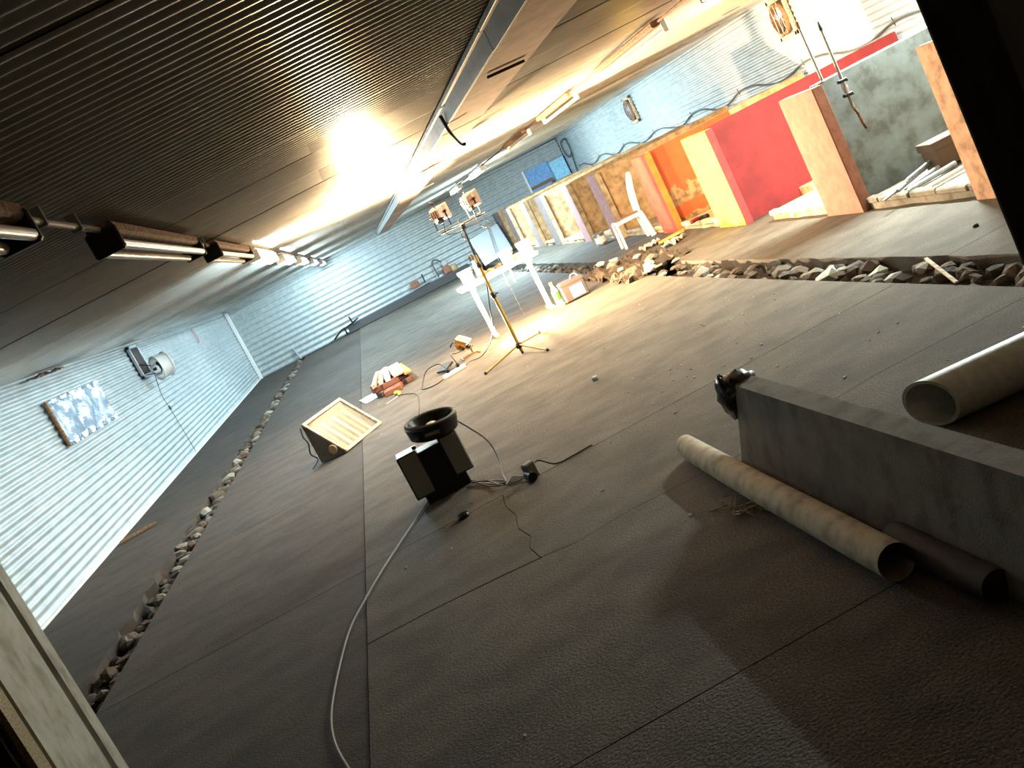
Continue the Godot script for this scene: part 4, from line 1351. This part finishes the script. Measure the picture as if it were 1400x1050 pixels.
func build_foreground():
	# leaning concrete slab
	var s := thing("concrete_beam", "long concrete panel on edge in the dark foreground with a bag on its end", "panel", Vector3.ZERO)
	var st := new_st()
	# section in x, y; length along z with a slanted far end
	var sec := [Vector2(1.16, 0.0), Vector2(1.245, 0.37), Vector2(1.335, 0.375), Vector2(1.30, 0.0)]
	var far := [-4.50, -4.37, -4.44, -4.56]
	for k in 4:
		var a: Vector2 = sec[k]
		var b: Vector2 = sec[(k + 1) % 4]
		var d := b - a
		var n := Vector3(-d.y, d.x, 0).normalized()
		for i in 6:
			var f0 := i / 6.0
			var f1 := (i + 1) / 6.0
			quad(st, Vector3(a.x, a.y, lerpf(far[k], -1.52, f0)), Vector3(b.x, b.y, lerpf(far[(k + 1) % 4], -1.52, f0)), Vector3(b.x, b.y, lerpf(far[(k + 1) % 4], -1.52, f1)), Vector3(a.x, a.y, lerpf(far[k], -1.52, f1)), n)
	for e in [0, 1]:
		var p := []
		for k in 4:
			p.append(Vector3(sec[k].x, sec[k].y, far[k] if e == 0 else -1.52))
		quad(st, p[0], p[1], p[2], p[3], Vector3(0, 0, -1 if e == 0 else 1))
	obj("panel_body", st, M.dark_concrete, s)
	# black bag over its end
	st = new_st()
	lump(st, Vector3(1.285, 0.345, -4.46), Vector3(0.085, 0.062, 0.10), 4, 0.22)
	lump(st, Vector3(1.225, 0.30, -4.50), Vector3(0.035, 0.11, 0.075), 9, 0.2)
	tag(obj("black_bag", st, M.bag), "black plastic bag pulled over the end of the concrete panel", "bag")
	# light clay pipe at its foot
	var p1 := thing("clay_pipe", "pale round pipe lying at the foot of the concrete panel", "pipe", Vector3.ZERO)
	st = new_st()
	tube(st, [Vector3(1.045, 0.062, -4.93), Vector3(1.035, 0.062, -4.80), Vector3(1.03, 0.062, -4.0), Vector3(1.035, 0.062, -2.85)], [0.052, 0.060, 0.062, 0.062], 24, false)
	obj("barrel", st, M.clay, p1)
	st = new_st()
	lathe(st, [Vector2(0, 0.0), Vector2(0.045, 0.0), Vector2(0.052, -0.012), Vector2(0.0505, -0.02)], Transform3D(Basis(Quaternion(Vector3.UP, Vector3(0.08, 0, -1).normalized())), Vector3(1.046, 0.062, -4.935)), 24)
	obj("end_plug", st, M.dark_concrete, p1)
	# large pipe behind the panel
	var p2 := thing("concrete_pipe", "wide open-ended pipe behind the concrete panel, top catching light", "pipe", Vector3(1.753, 0.102, -3.74))
	p2.rotation = Vector3(0, -0.2, 0)
	st = new_st()
	var n := 40
	var rs := new_st()
	for k in n:
		for sh in [[0.102, 1.0], [0.088, -1.0]]:
			var pp := []
			for q in [[k, 0.0], [k + 1, 0.0], [k + 1, 1.8], [k, 1.8]]:
				var a: float = TAU * q[0] / n
				var cut: float = 0.75 * cos(a) * sh[0] if q[1] == 0.0 else 0.0   # obliquely cut end
				pp.append([Vector3(q[1] + cut, sin(a) * sh[0], cos(a) * sh[0]), Vector3(0, sin(a), cos(a)) * sh[1]])
			tri(st, pp[0][0], pp[1][0], pp[2][0], pp[0][1], pp[1][1], pp[2][1])
			tri(st, pp[0][0], pp[2][0], pp[3][0], pp[0][1], pp[2][1], pp[3][1])
		var a0 := TAU * k / n
		var a1 := TAU * (k + 1) / n
		var rim := func(a: float, r: float) -> Vector3: return Vector3(0.75 * cos(a) * r, sin(a) * r, cos(a) * r)
		quad(rs, rim.call(a0, 0.088), rim.call(a1, 0.088), rim.call(a1, 0.102), rim.call(a0, 0.102), Vector3(-0.8, 0, 0.6))
	obj("barrel", st, M.pale_pipe, p2)
	obj("rim", rs, M.pale_pipe, p2)
	st = new_st()
	lathe(st, [Vector2(0.0, 1.8), Vector2(0.1, 1.8)], Transform3D(Basis(Vector3(0, 0, 1), -PI / 2), Vector3.ZERO), 24)
	obj("far_cap", st, M.pale_pipe, p2)
	# straw and scraps by the pipe
	st = new_st()
	for k in 26:
		var a := Vector3(1.0 + rng.randf_range(-0.12, 0.05), 0.006, -3.95 + rng.randf_range(-0.14, 0.14))
		var d := Vector3(rng.randf_range(-0.1, 0.1), rng.randf_range(0, 0.05), rng.randf_range(-0.1, 0.1))
		tube(st, [a, a + d], 0.003, 4)
	var so := obj("straw_tuft", st, M.wood_pale)
	tag(so, "tuft of straw on the floor beside the pale pipe", "straw")
	so.set_meta("kind", "stuff")
	st = new_st()
	tube(st, [Vector3(1.13, 0.05, -3.02), Vector3(1.14, 0.04, -2.5)], 0.05, 16)
	tag(obj("dark_log", st, M.wood_dark), "short dark log in the shadow of the concrete panel", "log")

func build_left_wall_things():
	# window covered with plastic film
	var w := struct("window_1")
	w.set_meta("label", "window in the left wall covered with wrinkled plastic film")
	var st := new_st()
	var m := crumpled(2.30, 0.50, 46, 14, 0.045, 0.016, 15)
	inst("film", m, M.film, w, Transform3D(Basis(Vector3(0, 0, 1), Vector3(1, 0, 0), Vector3(0, 1, 0)), Vector3(XL + 0.03, 1.565, -13.82)))
	for q in [[Vector3(XL + 0.025, 1.27, -12.60), Vector3(XL + 0.06, 1.86, -12.66)], [Vector3(XL + 0.025, 1.28, -15.02), Vector3(XL + 0.045, 1.85, -15.06)]]:
		st = new_st()
		span(st, q[0], q[1], 0.006)
		obj("batten", st, M.wood if q[0].z > -13 else M.wood_pale, w)
	for y in [1.30, 1.82]:
		for k in 12:
			m = crumpled(0.23, 0.09, 6, 4, 0.03, 0.12, 30 + k % 5, 0.3)
			inst("taped_edge", m, M.white_plastic if k % 2 else M.film, w, Transform3D(Basis(Vector3(0, 0, 1), Vector3(1, 0, 0), Vector3(0, 1, 0)), Vector3(XL + 0.028, y, -12.75 - 0.2 * k)))
	# wall fan swung out of its opening
	var f := thing("wall_fan", "white drum fan swung out from its opening in the left wall", "fan", Vector3(XL + 0.02, 1.86, -17.95))
	st = new_st()
	span(st, Vector3(0.0, -0.26, -0.30), Vector3(0.02, 0.26, 0.30), 0.004)
	obj("opening", st, M.wood_dark, f)
	for q in [[Vector3(0.0, -0.30, -0.34), Vector3(0.05, -0.24, 0.34)], [Vector3(0.0, 0.24, -0.34), Vector3(0.05, 0.30, 0.34)], [Vector3(0.0, -0.30, -0.34), Vector3(0.05, 0.30, -0.28)], [Vector3(0.0, -0.30, 0.28), Vector3(0.05, 0.30, 0.34)]]:
		st = new_st()
		span(st, q[0], q[1], 0.006)
		obj("frame_bar", st, M.galv, f)
	var dx := Transform3D(Basis(Vector3.UP, 0.62) * Basis(Vector3(0, 0, 1), -PI / 2), Vector3(0.20, -0.24, -0.05))
	st = new_st()
	lathe(st, [Vector2(0.20, 0.0), Vector2(0.225, 0.0), Vector2(0.225, 0.02), Vector2(0.205, 0.03), Vector2(0.205, 0.19), Vector2(0.225, 0.20), Vector2(0.225, 0.22), Vector2(0.20, 0.22), Vector2(0.195, 0.2), Vector2(0.195, 0.02), Vector2(0.2, 0.0)], dx, 32)
	obj("drum", st, M.white, f)
	st = new_st()
	lathe(st, [Vector2(0, 0.08), Vector2(0.06, 0.08), Vector2(0.06, 0.16), Vector2(0, 0.17)], dx, 16)
	obj("motor", st, M.dark_metal, f)
	for k in 6:
		st = new_st()
		var a := TAU * k / 6
		box(st, dx * Vector3(cos(a) * 0.12, 0.11, sin(a) * 0.12), Vector3(0.14, 0.006, 0.06), 0.002, dx.basis * Basis(Vector3.UP, -a) * Basis(Vector3.RIGHT, 0.4))
		obj("blade", st, M.dark_metal, f)
	st = new_st()
	span(st, Vector3(0.2, -0.26, 0.2), Vector3(0.26, -0.21, 0.23), 0.005)
	obj("hinge_box", st, M.dark_metal, f)
	st = new_st()
	bar(st, Vector3(0.02, -0.25, 0.2), Vector3(0.2, -0.3, 0.2), 0.03, 0.012)
	bar(st, Vector3(0.02, -0.05, 0.2), Vector3(0.2, -0.15, 0.2), 0.03, 0.012)
	obj("hinge_arm", st, M.dark_metal, f)
	st = new_st()
	tube(st, curve([Vector3(XL + 0.12, 1.58, -18.15), Vector3(XL + 0.02, 1.2, -18.25), Vector3(XL + 0.015, 0.9, -18.3), Vector3(XL + 0.015, 0.4, -18.35), Vector3(XL + 0.02, 0.02, -18.35)]), 0.006, 6)
	box(st, Vector3(XL + 0.02, 0.92, -18.3), Vector3(0.03, 0.08, 0.03), 0.006)
	tag(obj("fan_lead", st, M.cable_wall), "thin dark lead running down the left wall from the fan", "cable")
	st = new_st()
	for q in [[Vector3(0, 1.72, -24.1), Vector3(0, 2.05, -24.1)], [Vector3(0, 1.72, -24.3), Vector3(0, 2.05, -24.3)], [Vector3(0, 2.05, -24.1), Vector3(0, 2.05, -24.3)], [Vector3(0, 1.72, -24.1), Vector3(0, 1.72, -24.3)]]:
		bar(st, q[0] + Vector3(XL + 0.03, 0, 0), q[1] + Vector3(XL + 0.03, 0, 0), 0.02, 0.015, 0.002, Vector3.RIGHT)
	tag(obj("wall_bracket", st, M.red_strap), "narrow reddish bracket high on the left wall near the corner", "bracket")
	# stick on the floor
	st = new_st()
	bar(st, Vector3(-3.94, 0.025, -12.16), Vector3(-3.52, 0.02, -12.32), 0.045, 0.03)
	tag(obj("wooden_stick", st, M.wood), "brown wooden stick on the floor by the left wall", "stick")
	# rusty bit of flashing hanging at the wall head
	st = new_st()
	var mesh := crumpled(0.10, 1.5, 4, 14, 0.04, 0.08, 44, 0.3)
	tag(inst("rusty_flashing", mesh, M.rust, null, Transform3D(Basis(), Vector3(XL + 0.12, 2.15, -13.0))), "rusty torn strip of flashing under the ceiling at the left wall", "flashing")

func vent(at: Vector3, label: String):
	var f := thing("wall_vent", label, "vent", at, 0, "fan vents in the right wall")
	for q in [[Vector3(-0.05, -0.3, -0.27), Vector3(0, 0.3, -0.21)], [Vector3(-0.05, -0.3, 0.21), Vector3(0, 0.3, 0.27)], [Vector3(-0.05, 0.24, -0.27), Vector3(0, 0.3, 0.27)], [Vector3(-0.05, -0.3, -0.27), Vector3(0, -0.24, 0.27)]]:
		var st := new_st()
		span(st, q[0], q[1], 0.006)
		obj("frame_board", st, M.wood_pale, f)
	var xf := Transform3D(Basis(Vector3(0, 0, 1), PI / 2), Vector3(-0.01, 0, 0))
	var st := new_st()
	lathe(st, [Vector2(0.0, 0.0), Vector2(0.2, 0.0)], xf, 28)
	obj("dark_opening", st, M.rust, f)
	st = new_st()
	lathe(st, [Vector2(0.2, 0.0), Vector2(0.23, 0.0), Vector2(0.235, 0.05), Vector2(0.215, 0.09), Vector2(0.2, 0.09), Vector2(0.2, 0.0)], xf, 28)
	obj("ring", st, M.wood, f)
	for k in 4:
		st = new_st()
		var a := TAU * k / 4 + 0.4
		box(st, xf * Vector3(cos(a) * 0.1, 0.04, sin(a) * 0.1), Vector3(0.16, 0.006, 0.07), 0.002, xf.basis * Basis(Vector3.UP, -a) * Basis(Vector3.RIGHT, 0.5))
		obj("blade", st, M.galv, f)
	for k in 3:
		st = new_st()
		bar(st, Vector3(-0.09, -0.22, -0.12 + 0.12 * k), Vector3(-0.09, 0.22, -0.12 + 0.12 * k), 0.012, 0.008)
		obj("guard_bar", st, M.galv, f)

func build_right_wall_things():
	vent(Vector3(XR - 0.01, 2.0, -14.1), "round fan vent in a wooden frame above the red stall")
	vent(Vector3(XR - 0.01, 1.94, -22.3), "round fan vent in a wooden frame above the far mauve stalls")
	# cable clipped along the wall in slack bows
	var pts := []
	for k in 34:
		var z := -8.5 - k * 0.62
		pts.append(Vector3(XR - 0.02, 1.24 + (0.06 if k % 4 < 2 else -0.035) + rng.randf_range(-0.015, 0.015), z))
	var c := thing("wall_cable", "grey cable in slack bows along the foot of the right wall sheets", "cable", Vector3.ZERO)
	var st := new_st()
	tube(st, curve(pts, 4), 0.014, 6)
	obj("cable_run", st, M.cable_wall, c)
	for k in range(1, 34, 4):
		st = new_st()
		var p: Vector3 = pts[k]
		tube(st, [p + Vector3(0, -0.05, 0), p + Vector3(-0.012, 0.06, 0.0)], 0.006, 5)
		obj("clip", st, M.dark_metal, c)
	# pipes and valve fixed to the grey stall side
	var zf := -8.75
	var a := thing("water_pipe", "thin grey standing pipe ending above the pink divider", "pipe", Vector3(4.40, 0, zf))
	st = new_st()
	tube(st, [Vector3(-0.03, 1.205, 0), Vector3(-0.035, 1.72, 0)], 0.013, 10)
	obj("pipe_body", st, M.cable_grey, a)
	st = new_st()
	tube(st, [Vector3(-0.035, 1.70, 0), Vector3(-0.035, 1.76, 0)], 0.018, 10)
	obj("sleeve", st, M.rust, a)
	var b := thing("valve_pipe", "grey pipe with valve and clamps down the grey stall side", "pipe", Vector3(4.50, 0, zf + 0.09))
	st = new_st()
	tube(st, [Vector3(-0.01, 0.86, 0), Vector3(-0.005, 1.62, 0)], 0.014, 10)
	obj("pipe_body", st, M.cable_grey, b)
	st = new_st()
	tube(st, [Vector3(-0.005, 1.60, 0), Vector3(-0.004, 1.68, 0)], [0.018, 0.006], 10)
	obj("tip", st, M.dark_metal, b)
	for y in [1.13, 1.00]:
		st = new_st()
		box(st, Vector3(-0.01, y, 0), Vector3(0.085, 0.03, 0.05), 0.006)
		tube(st, [Vector3(-0.05, y, 0.0), Vector3(0.04, y - 0.01, 0.0)], 0.012, 8)
		obj("clamp", st, M.dark_metal, b)
	st = new_st()
	lathe(st, [Vector2(0, -0.05), Vector2(0.022, -0.05), Vector2(0.028, 0.0), Vector2(0.022, 0.05), Vector2(0, 0.05)], Transform3D(Basis(), Vector3(-0.01, 1.065, 0)), 14)
	obj("valve", st, M.steel, b)
	st = new_st()
	tube(st, curve([Vector3(-0.008, 0.88, 0), Vector3(0.01, 0.8, 0.0), Vector3(0.02, 0.72, -0.01), Vector3(0.04, 0.66, -0.02)]), 0.014, 8)
	obj("stub", st, M.rust, b)
	# bare box and loose tubes in that stall
	var bx := thing("cardboard_box", "brown open box in the grey stall behind the sandy divider", "box", Vector3(4.86, 0.12, -8.22), -0.1)
	st = new_st()
	span(st, Vector3(-0.14, 0.0, -0.14), Vector3(0.16, 0.165, 0.12), 0.004)
	obj("body", st, M.cardboard, bx)
	st = new_st()
	span(st, Vector3(-0.155, 0.165, -0.155), Vector3(0.175, 0.235, 0.135), 0.004)
	obj("lid", st, M.cardboard, bx)
	var tubes := [[Vector3(4.12, 0.115, -8.10), Vector3(4.80, 0.16, -8.40), 0.012], [Vector3(4.30, 0.125, -8.16), Vector3(4.75, 0.18, -8.30), 0.018], [Vector3(4.34, 0.12, -8.06), Vector3(4.80, 0.15, -8.16), 0.02], [Vector3(4.28, 0.12, -7.95), Vector3(4.78, 0.13, -8.02), 0.022], [Vector3(4.30, 0.12, -7.66), Vector3(4.95, 0.14, -7.70), 0.016], [Vector3(4.42, 0.165, -8.18), Vector3(4.78, 0.21, -8.28), 0.014]]
	var said := ["thinnest loose tube, reaching farthest towards the pink divider", "loose grey tube leaning on the others by the brown box", "middle loose grey tube of the bundle in the stall", "thick lower loose grey tube of the bundle", "pale tube lying apart, nearest in the grey stall", "topmost short grey tube beside the brown box"]
	for k in tubes.size():
		st = new_st()
		tube(st, [tubes[k][0], tubes[k][1]], tubes[k][2], 10)
		tag(obj("loose_tube", st, M.galv if k != 4 else M.white), said[k], "tube", "loose tubes in the grey stall")
	# hose hung on the wall beside the blue doors
	st = new_st()
	tube(st, curve([Vector3(XR - 0.04, 1.15, -29.4), Vector3(XR - 0.04, 1.55, -29.2), Vector3(XR - 0.04, 1.9, -29.0), Vector3(XR - 0.04, 2.16, -29.1), Vector3(XR - 0.05, 2.12, -29.7), Vector3(XR - 0.05, 1.85, -29.8), Vector3(XR - 0.05, 1.65, -29.5), Vector3(XR - 0.05, 1.72, -29.1)]), 0.022, 8)
	tag(obj("hung_hose", st, M.cable_wall), "dark hose hung in a loop on the wall beside the blue doors", "hose")
	for k in 5:
		st = new_st()
		var z := -8.6 - k * 1.9 + rng.randf_range(-0.3, 0.3)
		var xx := rng.randf_range(4.6, 6.0)
		bar(st, Vector3(xx - 0.12, ceil_y(xx) - 0.02, z), Vector3(xx + 0.14, ceil_y(xx) - 0.014, z - 0.04), 0.05, 0.008)
		tag(obj("rusty_patch_plate", st, M.rust), "small rusty plate under the right ceiling, %s counting from the frame's top right" % ["first", "second", "third", "fourth", "fifth"][k], "plate", "rusty plates under the right ceiling")

func build_back_things():
	# blue doors
	var d := struct("door_3")
	d.set_meta("label", "blue double door in the far end wall")
	var st := new_st()
	span(st, Vector3(5.60, 0.02, ZB - 0.02), Vector3(6.37, 1.86, ZB + 0.03), 0.008)
	obj("door_leaf", st, M.blue, d)
	st = new_st()
	span(st, Vector3(5.62, 1.27, ZB + 0.03), Vector3(6.33, 1.36, ZB + 0.05), 0.004)
	obj("cross_rail", st, M.wood, d)
	st = new_st()
	bar(st, Vector3(5.75, 1.45, ZB + 0.035), Vector3(6.0, 1.82, ZB + 0.035), 0.02, 0.01)
	obj("brace", st, M.blue, d)
	st = new_st()
	box(st, Vector3(6.30, 1.22, ZB + 0.06), Vector3(0.09, 0.13, 0.04), 0.006)
	obj("latch", st, M.rust, d)
	st = new_st()
	span(st, Vector3(6.40, 0.02, ZB - 0.02), Vector3(6.86, 1.78, ZB + 0.16), 0.01)
	obj("door_leaf", st, M.blue_light, d)
	st = new_st()
	span(st, Vector3(5.55, 0.0, ZB - 0.01), Vector3(5.60, 1.90, ZB + 0.06), 0.006)
	obj("frame", st, M.white, d)
	# low kerb along the end wall
	var k := thing("feed_kerb", "long low dark grey kerb along the far end wall", "kerb", Vector3(0, 0, ZB))
	st = new_st()
	span(st, Vector3(-1.1, 0.0, 0.0), Vector3(2.9, 0.24, 0.30), 0.02)
	obj("kerb_body", st, M.kerb, k)
	st = new_st()
	box(st, Vector3(1.3, 0.275, 0.16), Vector3(0.8, 0.03, 0.28), 0.006, Basis(Vector3(0, 0, 1), 0.06))
	obj("cover_plate", st, M.galv, k)
	st = new_st()
	tube(st, curve([Vector3(-1.6, 0.05, ZB + 0.36), Vector3(-1.3, 0.2, ZB + 0.36), Vector3(-1.1, 0.22, ZB + 0.36), Vector3(-0.7, 0.30, ZB + 0.36)]), 0.025, 8)
	tube(st, [Vector3(-1.18, 0.0, ZB + 0.37), Vector3(-1.2, 0.24, ZB + 0.36)], 0.025, 8)
	tube(st, [Vector3(-0.9, 0.22, ZB + 0.36), Vector3(-0.92, 0.46, ZB + 0.36)], 0.025, 8)
	tag(obj("drinker_pipe", st, M.dark_metal), "dark bent pipes at the left end of the far kerb", "pipe")
	st = new_st()
	tube(st, [Vector3(-2.72, 0.0, ZB + 0.08), Vector3(-2.80, 0.36, ZB + 0.06)], 0.03, 8)
	tag(obj("stub_pipe", st, M.galv), "short grey pipe standing where the left channel meets the end wall", "pipe")
	# pump with hose and cans on the kerb
	var p := thing("water_pump", "greyish pump with a bent hose on the far kerb left of the table", "pump", Vector3(2.2, 0.24, ZB + 0.18))
	st = new_st()
	box(st, Vector3(0.05, 0.13, 0), Vector3(0.22, 0.24, 0.2), 0.03)
	obj("body", st, M.brown_pink, p)
	st = new_st()
	box(st, Vector3(0.07, 0.33, 0), Vector3(0.18, 0.17, 0.16), 0.02, Basis(Vector3(0, 0, 1), 0.2))
	obj("head", st, M.galv, p)
	st = new_st()
	box(st, Vector3(-0.12, 0.22, 0), Vector3(0.14, 0.10, 0.12), 0.02)
	obj("inlet", st, M.galv, p)
	st = new_st()
	tube(st, curve([Vector3(0.0, 0.4, 0.05), Vector3(-0.1, 0.52, 0.05), Vector3(-0.22, 0.53, 0.05), Vector3(-0.26, 0.42, 0.06), Vector3(-0.26, 0.2, 0.10), Vector3(-0.26, 0.03, 0.10)]), 0.022, 8)
	obj("hose", st, M.cable_wall, p)
	st = new_st()
	lathe(st, [Vector2(0, 0), Vector2(0.11, 0), Vector2(0.12, 0.06), Vector2(0.10, 0.17), Vector2(0, 0.19)], Transform3D(Basis(), Vector3(2.47, 0.242, ZB + 0.18)), 16)
	tag(obj("pale_canister", st, M.jamb_cream), "pale yellowish round canister right of the pump", "canister")
	st = new_st()
	box(st, Vector3(1.22, 0.40, ZB + 0.16), Vector3(0.24, 0.2, 0.18), 0.03, Basis(Vector3.UP, 0.3))
	tag(obj("brown_motor", st, M.brown_pink), "small brown motor on the far kerb's cover plate", "motor")
	st = new_st()
	tube(st, [Vector3(1.52, 0.31, ZB + 0.2), Vector3(1.53, 0.58, ZB + 0.18)], 0.02, 8)
	tag(obj("motor_stick", st, M.dark_metal), "thin dark upright rod right of the small brown motor", "rod")
	# tilted metal panel by the last stall
	var s := thing("steel_sheet", "shiny grey metal panel leaning behind the table's buckets", "panel", Vector3(3.68, 0, -29.2), 0.0)
	var bas := Basis(Vector3(0, 0, 1), 0.06) * Basis(Vector3(1, 0, 0), -0.30)
	st = new_st()
	box(st, bas * Vector3(0, 0.47, 0), Vector3(0.95, 0.90, 0.02), 0.004, bas)
	obj("sheet", st, M.galv, s)
	st = new_st()
	box(st, bas * Vector3(0.48, 0.47, 0), Vector3(0.04, 0.94, 0.05), 0.004, bas)
	box(st, bas * Vector3(0, 0.01, 0), Vector3(0.98, 0.04, 0.05), 0.004, bas)
	obj("frame", st, M.dark_metal, s)
	st = new_st()
	tube(st, [Vector3(3.55, 0.0, -28.6), Vector3(3.85, 1.35, -29.3)], 0.016, 6)
	tag(obj("leaning_rod", st, M.cable_grey), "thin grey rod leaning up before the last stalls", "rod")

func build_small_things():
	# strip of wood over the trench rubble, pale plaster chunk, scattered scraps
	var st := new_st()
	bar(st, Vector3(3.16, 0.05, -6.0), Vector3(2.93, 0.01, -5.35), 0.022, 0.012)
	tag(obj("trench_lath", st, M.wood_pale), "thin pale lath lying across the right trench", "lath")
	var m := stone_mesh(501)
	tag(inst("plaster_lump", m, M.pale_stone, null, Transform3D(Basis.from_euler(Vector3(0.4, 1.0, 0.2)).scaled(Vector3(0.26, 0.12, 0.2)), Vector3(3.03, -0.02, -7.15))), "largest whitish plaster lump in the right trench", "stone", "")
	var spots := [[Vector3(3.1, -0.03, -6.55), 0.17, "second pale lump in the right trench, nearer the lath"], [Vector3(3.05, -0.03, -6.25), 0.15, "pale lump in the right trench next to the lath"], [Vector3(3.02, -0.02, -7.9), 0.2, "dark wedge-shaped lump in the right trench beyond the plaster"]]
	for k in spots.size():
		tag(inst("rubble_lump", stone_mesh(510 + k), M.pale_stone if k < 2 else M.stone1, null, Transform3D(Basis.from_euler(Vector3(k, 1.3 * k, 0.4)).scaled(Vector3(1, 0.6, 0.8) * spots[k][1]), spots[k][0])), spots[k][2], "stone")
	st = new_st()
	box(st, Vector3(1.215, 0.018, -7.7), Vector3(0.045, 0.036, 0.04), 0.008, Basis(Vector3.UP, 0.4))
	tag(obj("bottle_cap", st, M.sheet_blue), "small blue-grey cap alone on the open floor", "cap")
	tag(inst("floor_pebble", stone_mesh(520), M.stone1, null, Transform3D(Basis.from_scale(Vector3(0.05, 0.03, 0.04)), Vector3(3.72, 0.01, -6.3))), "single dark pebble on the strip before the grey stall", "pebble")
	# heap of soil and plaster spilling from the trench by the bright lane
	var heap := crumpled(0.9, 2.6, 18, 40, 0.16, 0.05, 61, 0.2)
	var o := inst("soil_heap", heap, M.dirt, null, Transform3D(Basis(), Vector3(3.12, -0.06, -12.9)))
	tag(o, "low heap of soil spilling from the trench behind the crate", "soil")
	o.set_meta("kind", "stuff")
	for k in 9:
		var s := rng.randf_range(0.09, 0.2)
		var g := inst("plaster_chunk", stone_mesh(530 + k), M.pale_stone if k % 3 else M.stone0, null, Transform3D(Basis.from_euler(Vector3(k, 2.1 * k, 0.3 * k)).scaled(Vector3(s * 1.3, s * 0.6, s)), Vector3(3.0 + rng.randf_range(-0.1, 0.3), 0.085, -11.0 - 0.42 * k)))
		tag(g, "pale plaster chunk on the soil heap, %s from the near end" % ["first", "second", "third", "fourth", "fifth", "sixth", "seventh", "eighth", "ninth"][k], "stone", "plaster chunks on the soil heap")
	st = new_st()
	bar(st, Vector3(2.86, 0.03, -11.7), Vector3(3.05, 0.10, -11.2), 0.05, 0.02)
	tag(obj("broken_slat", st, M.wood_dark), "dark broken slat sticking out of the soil heap", "slat")
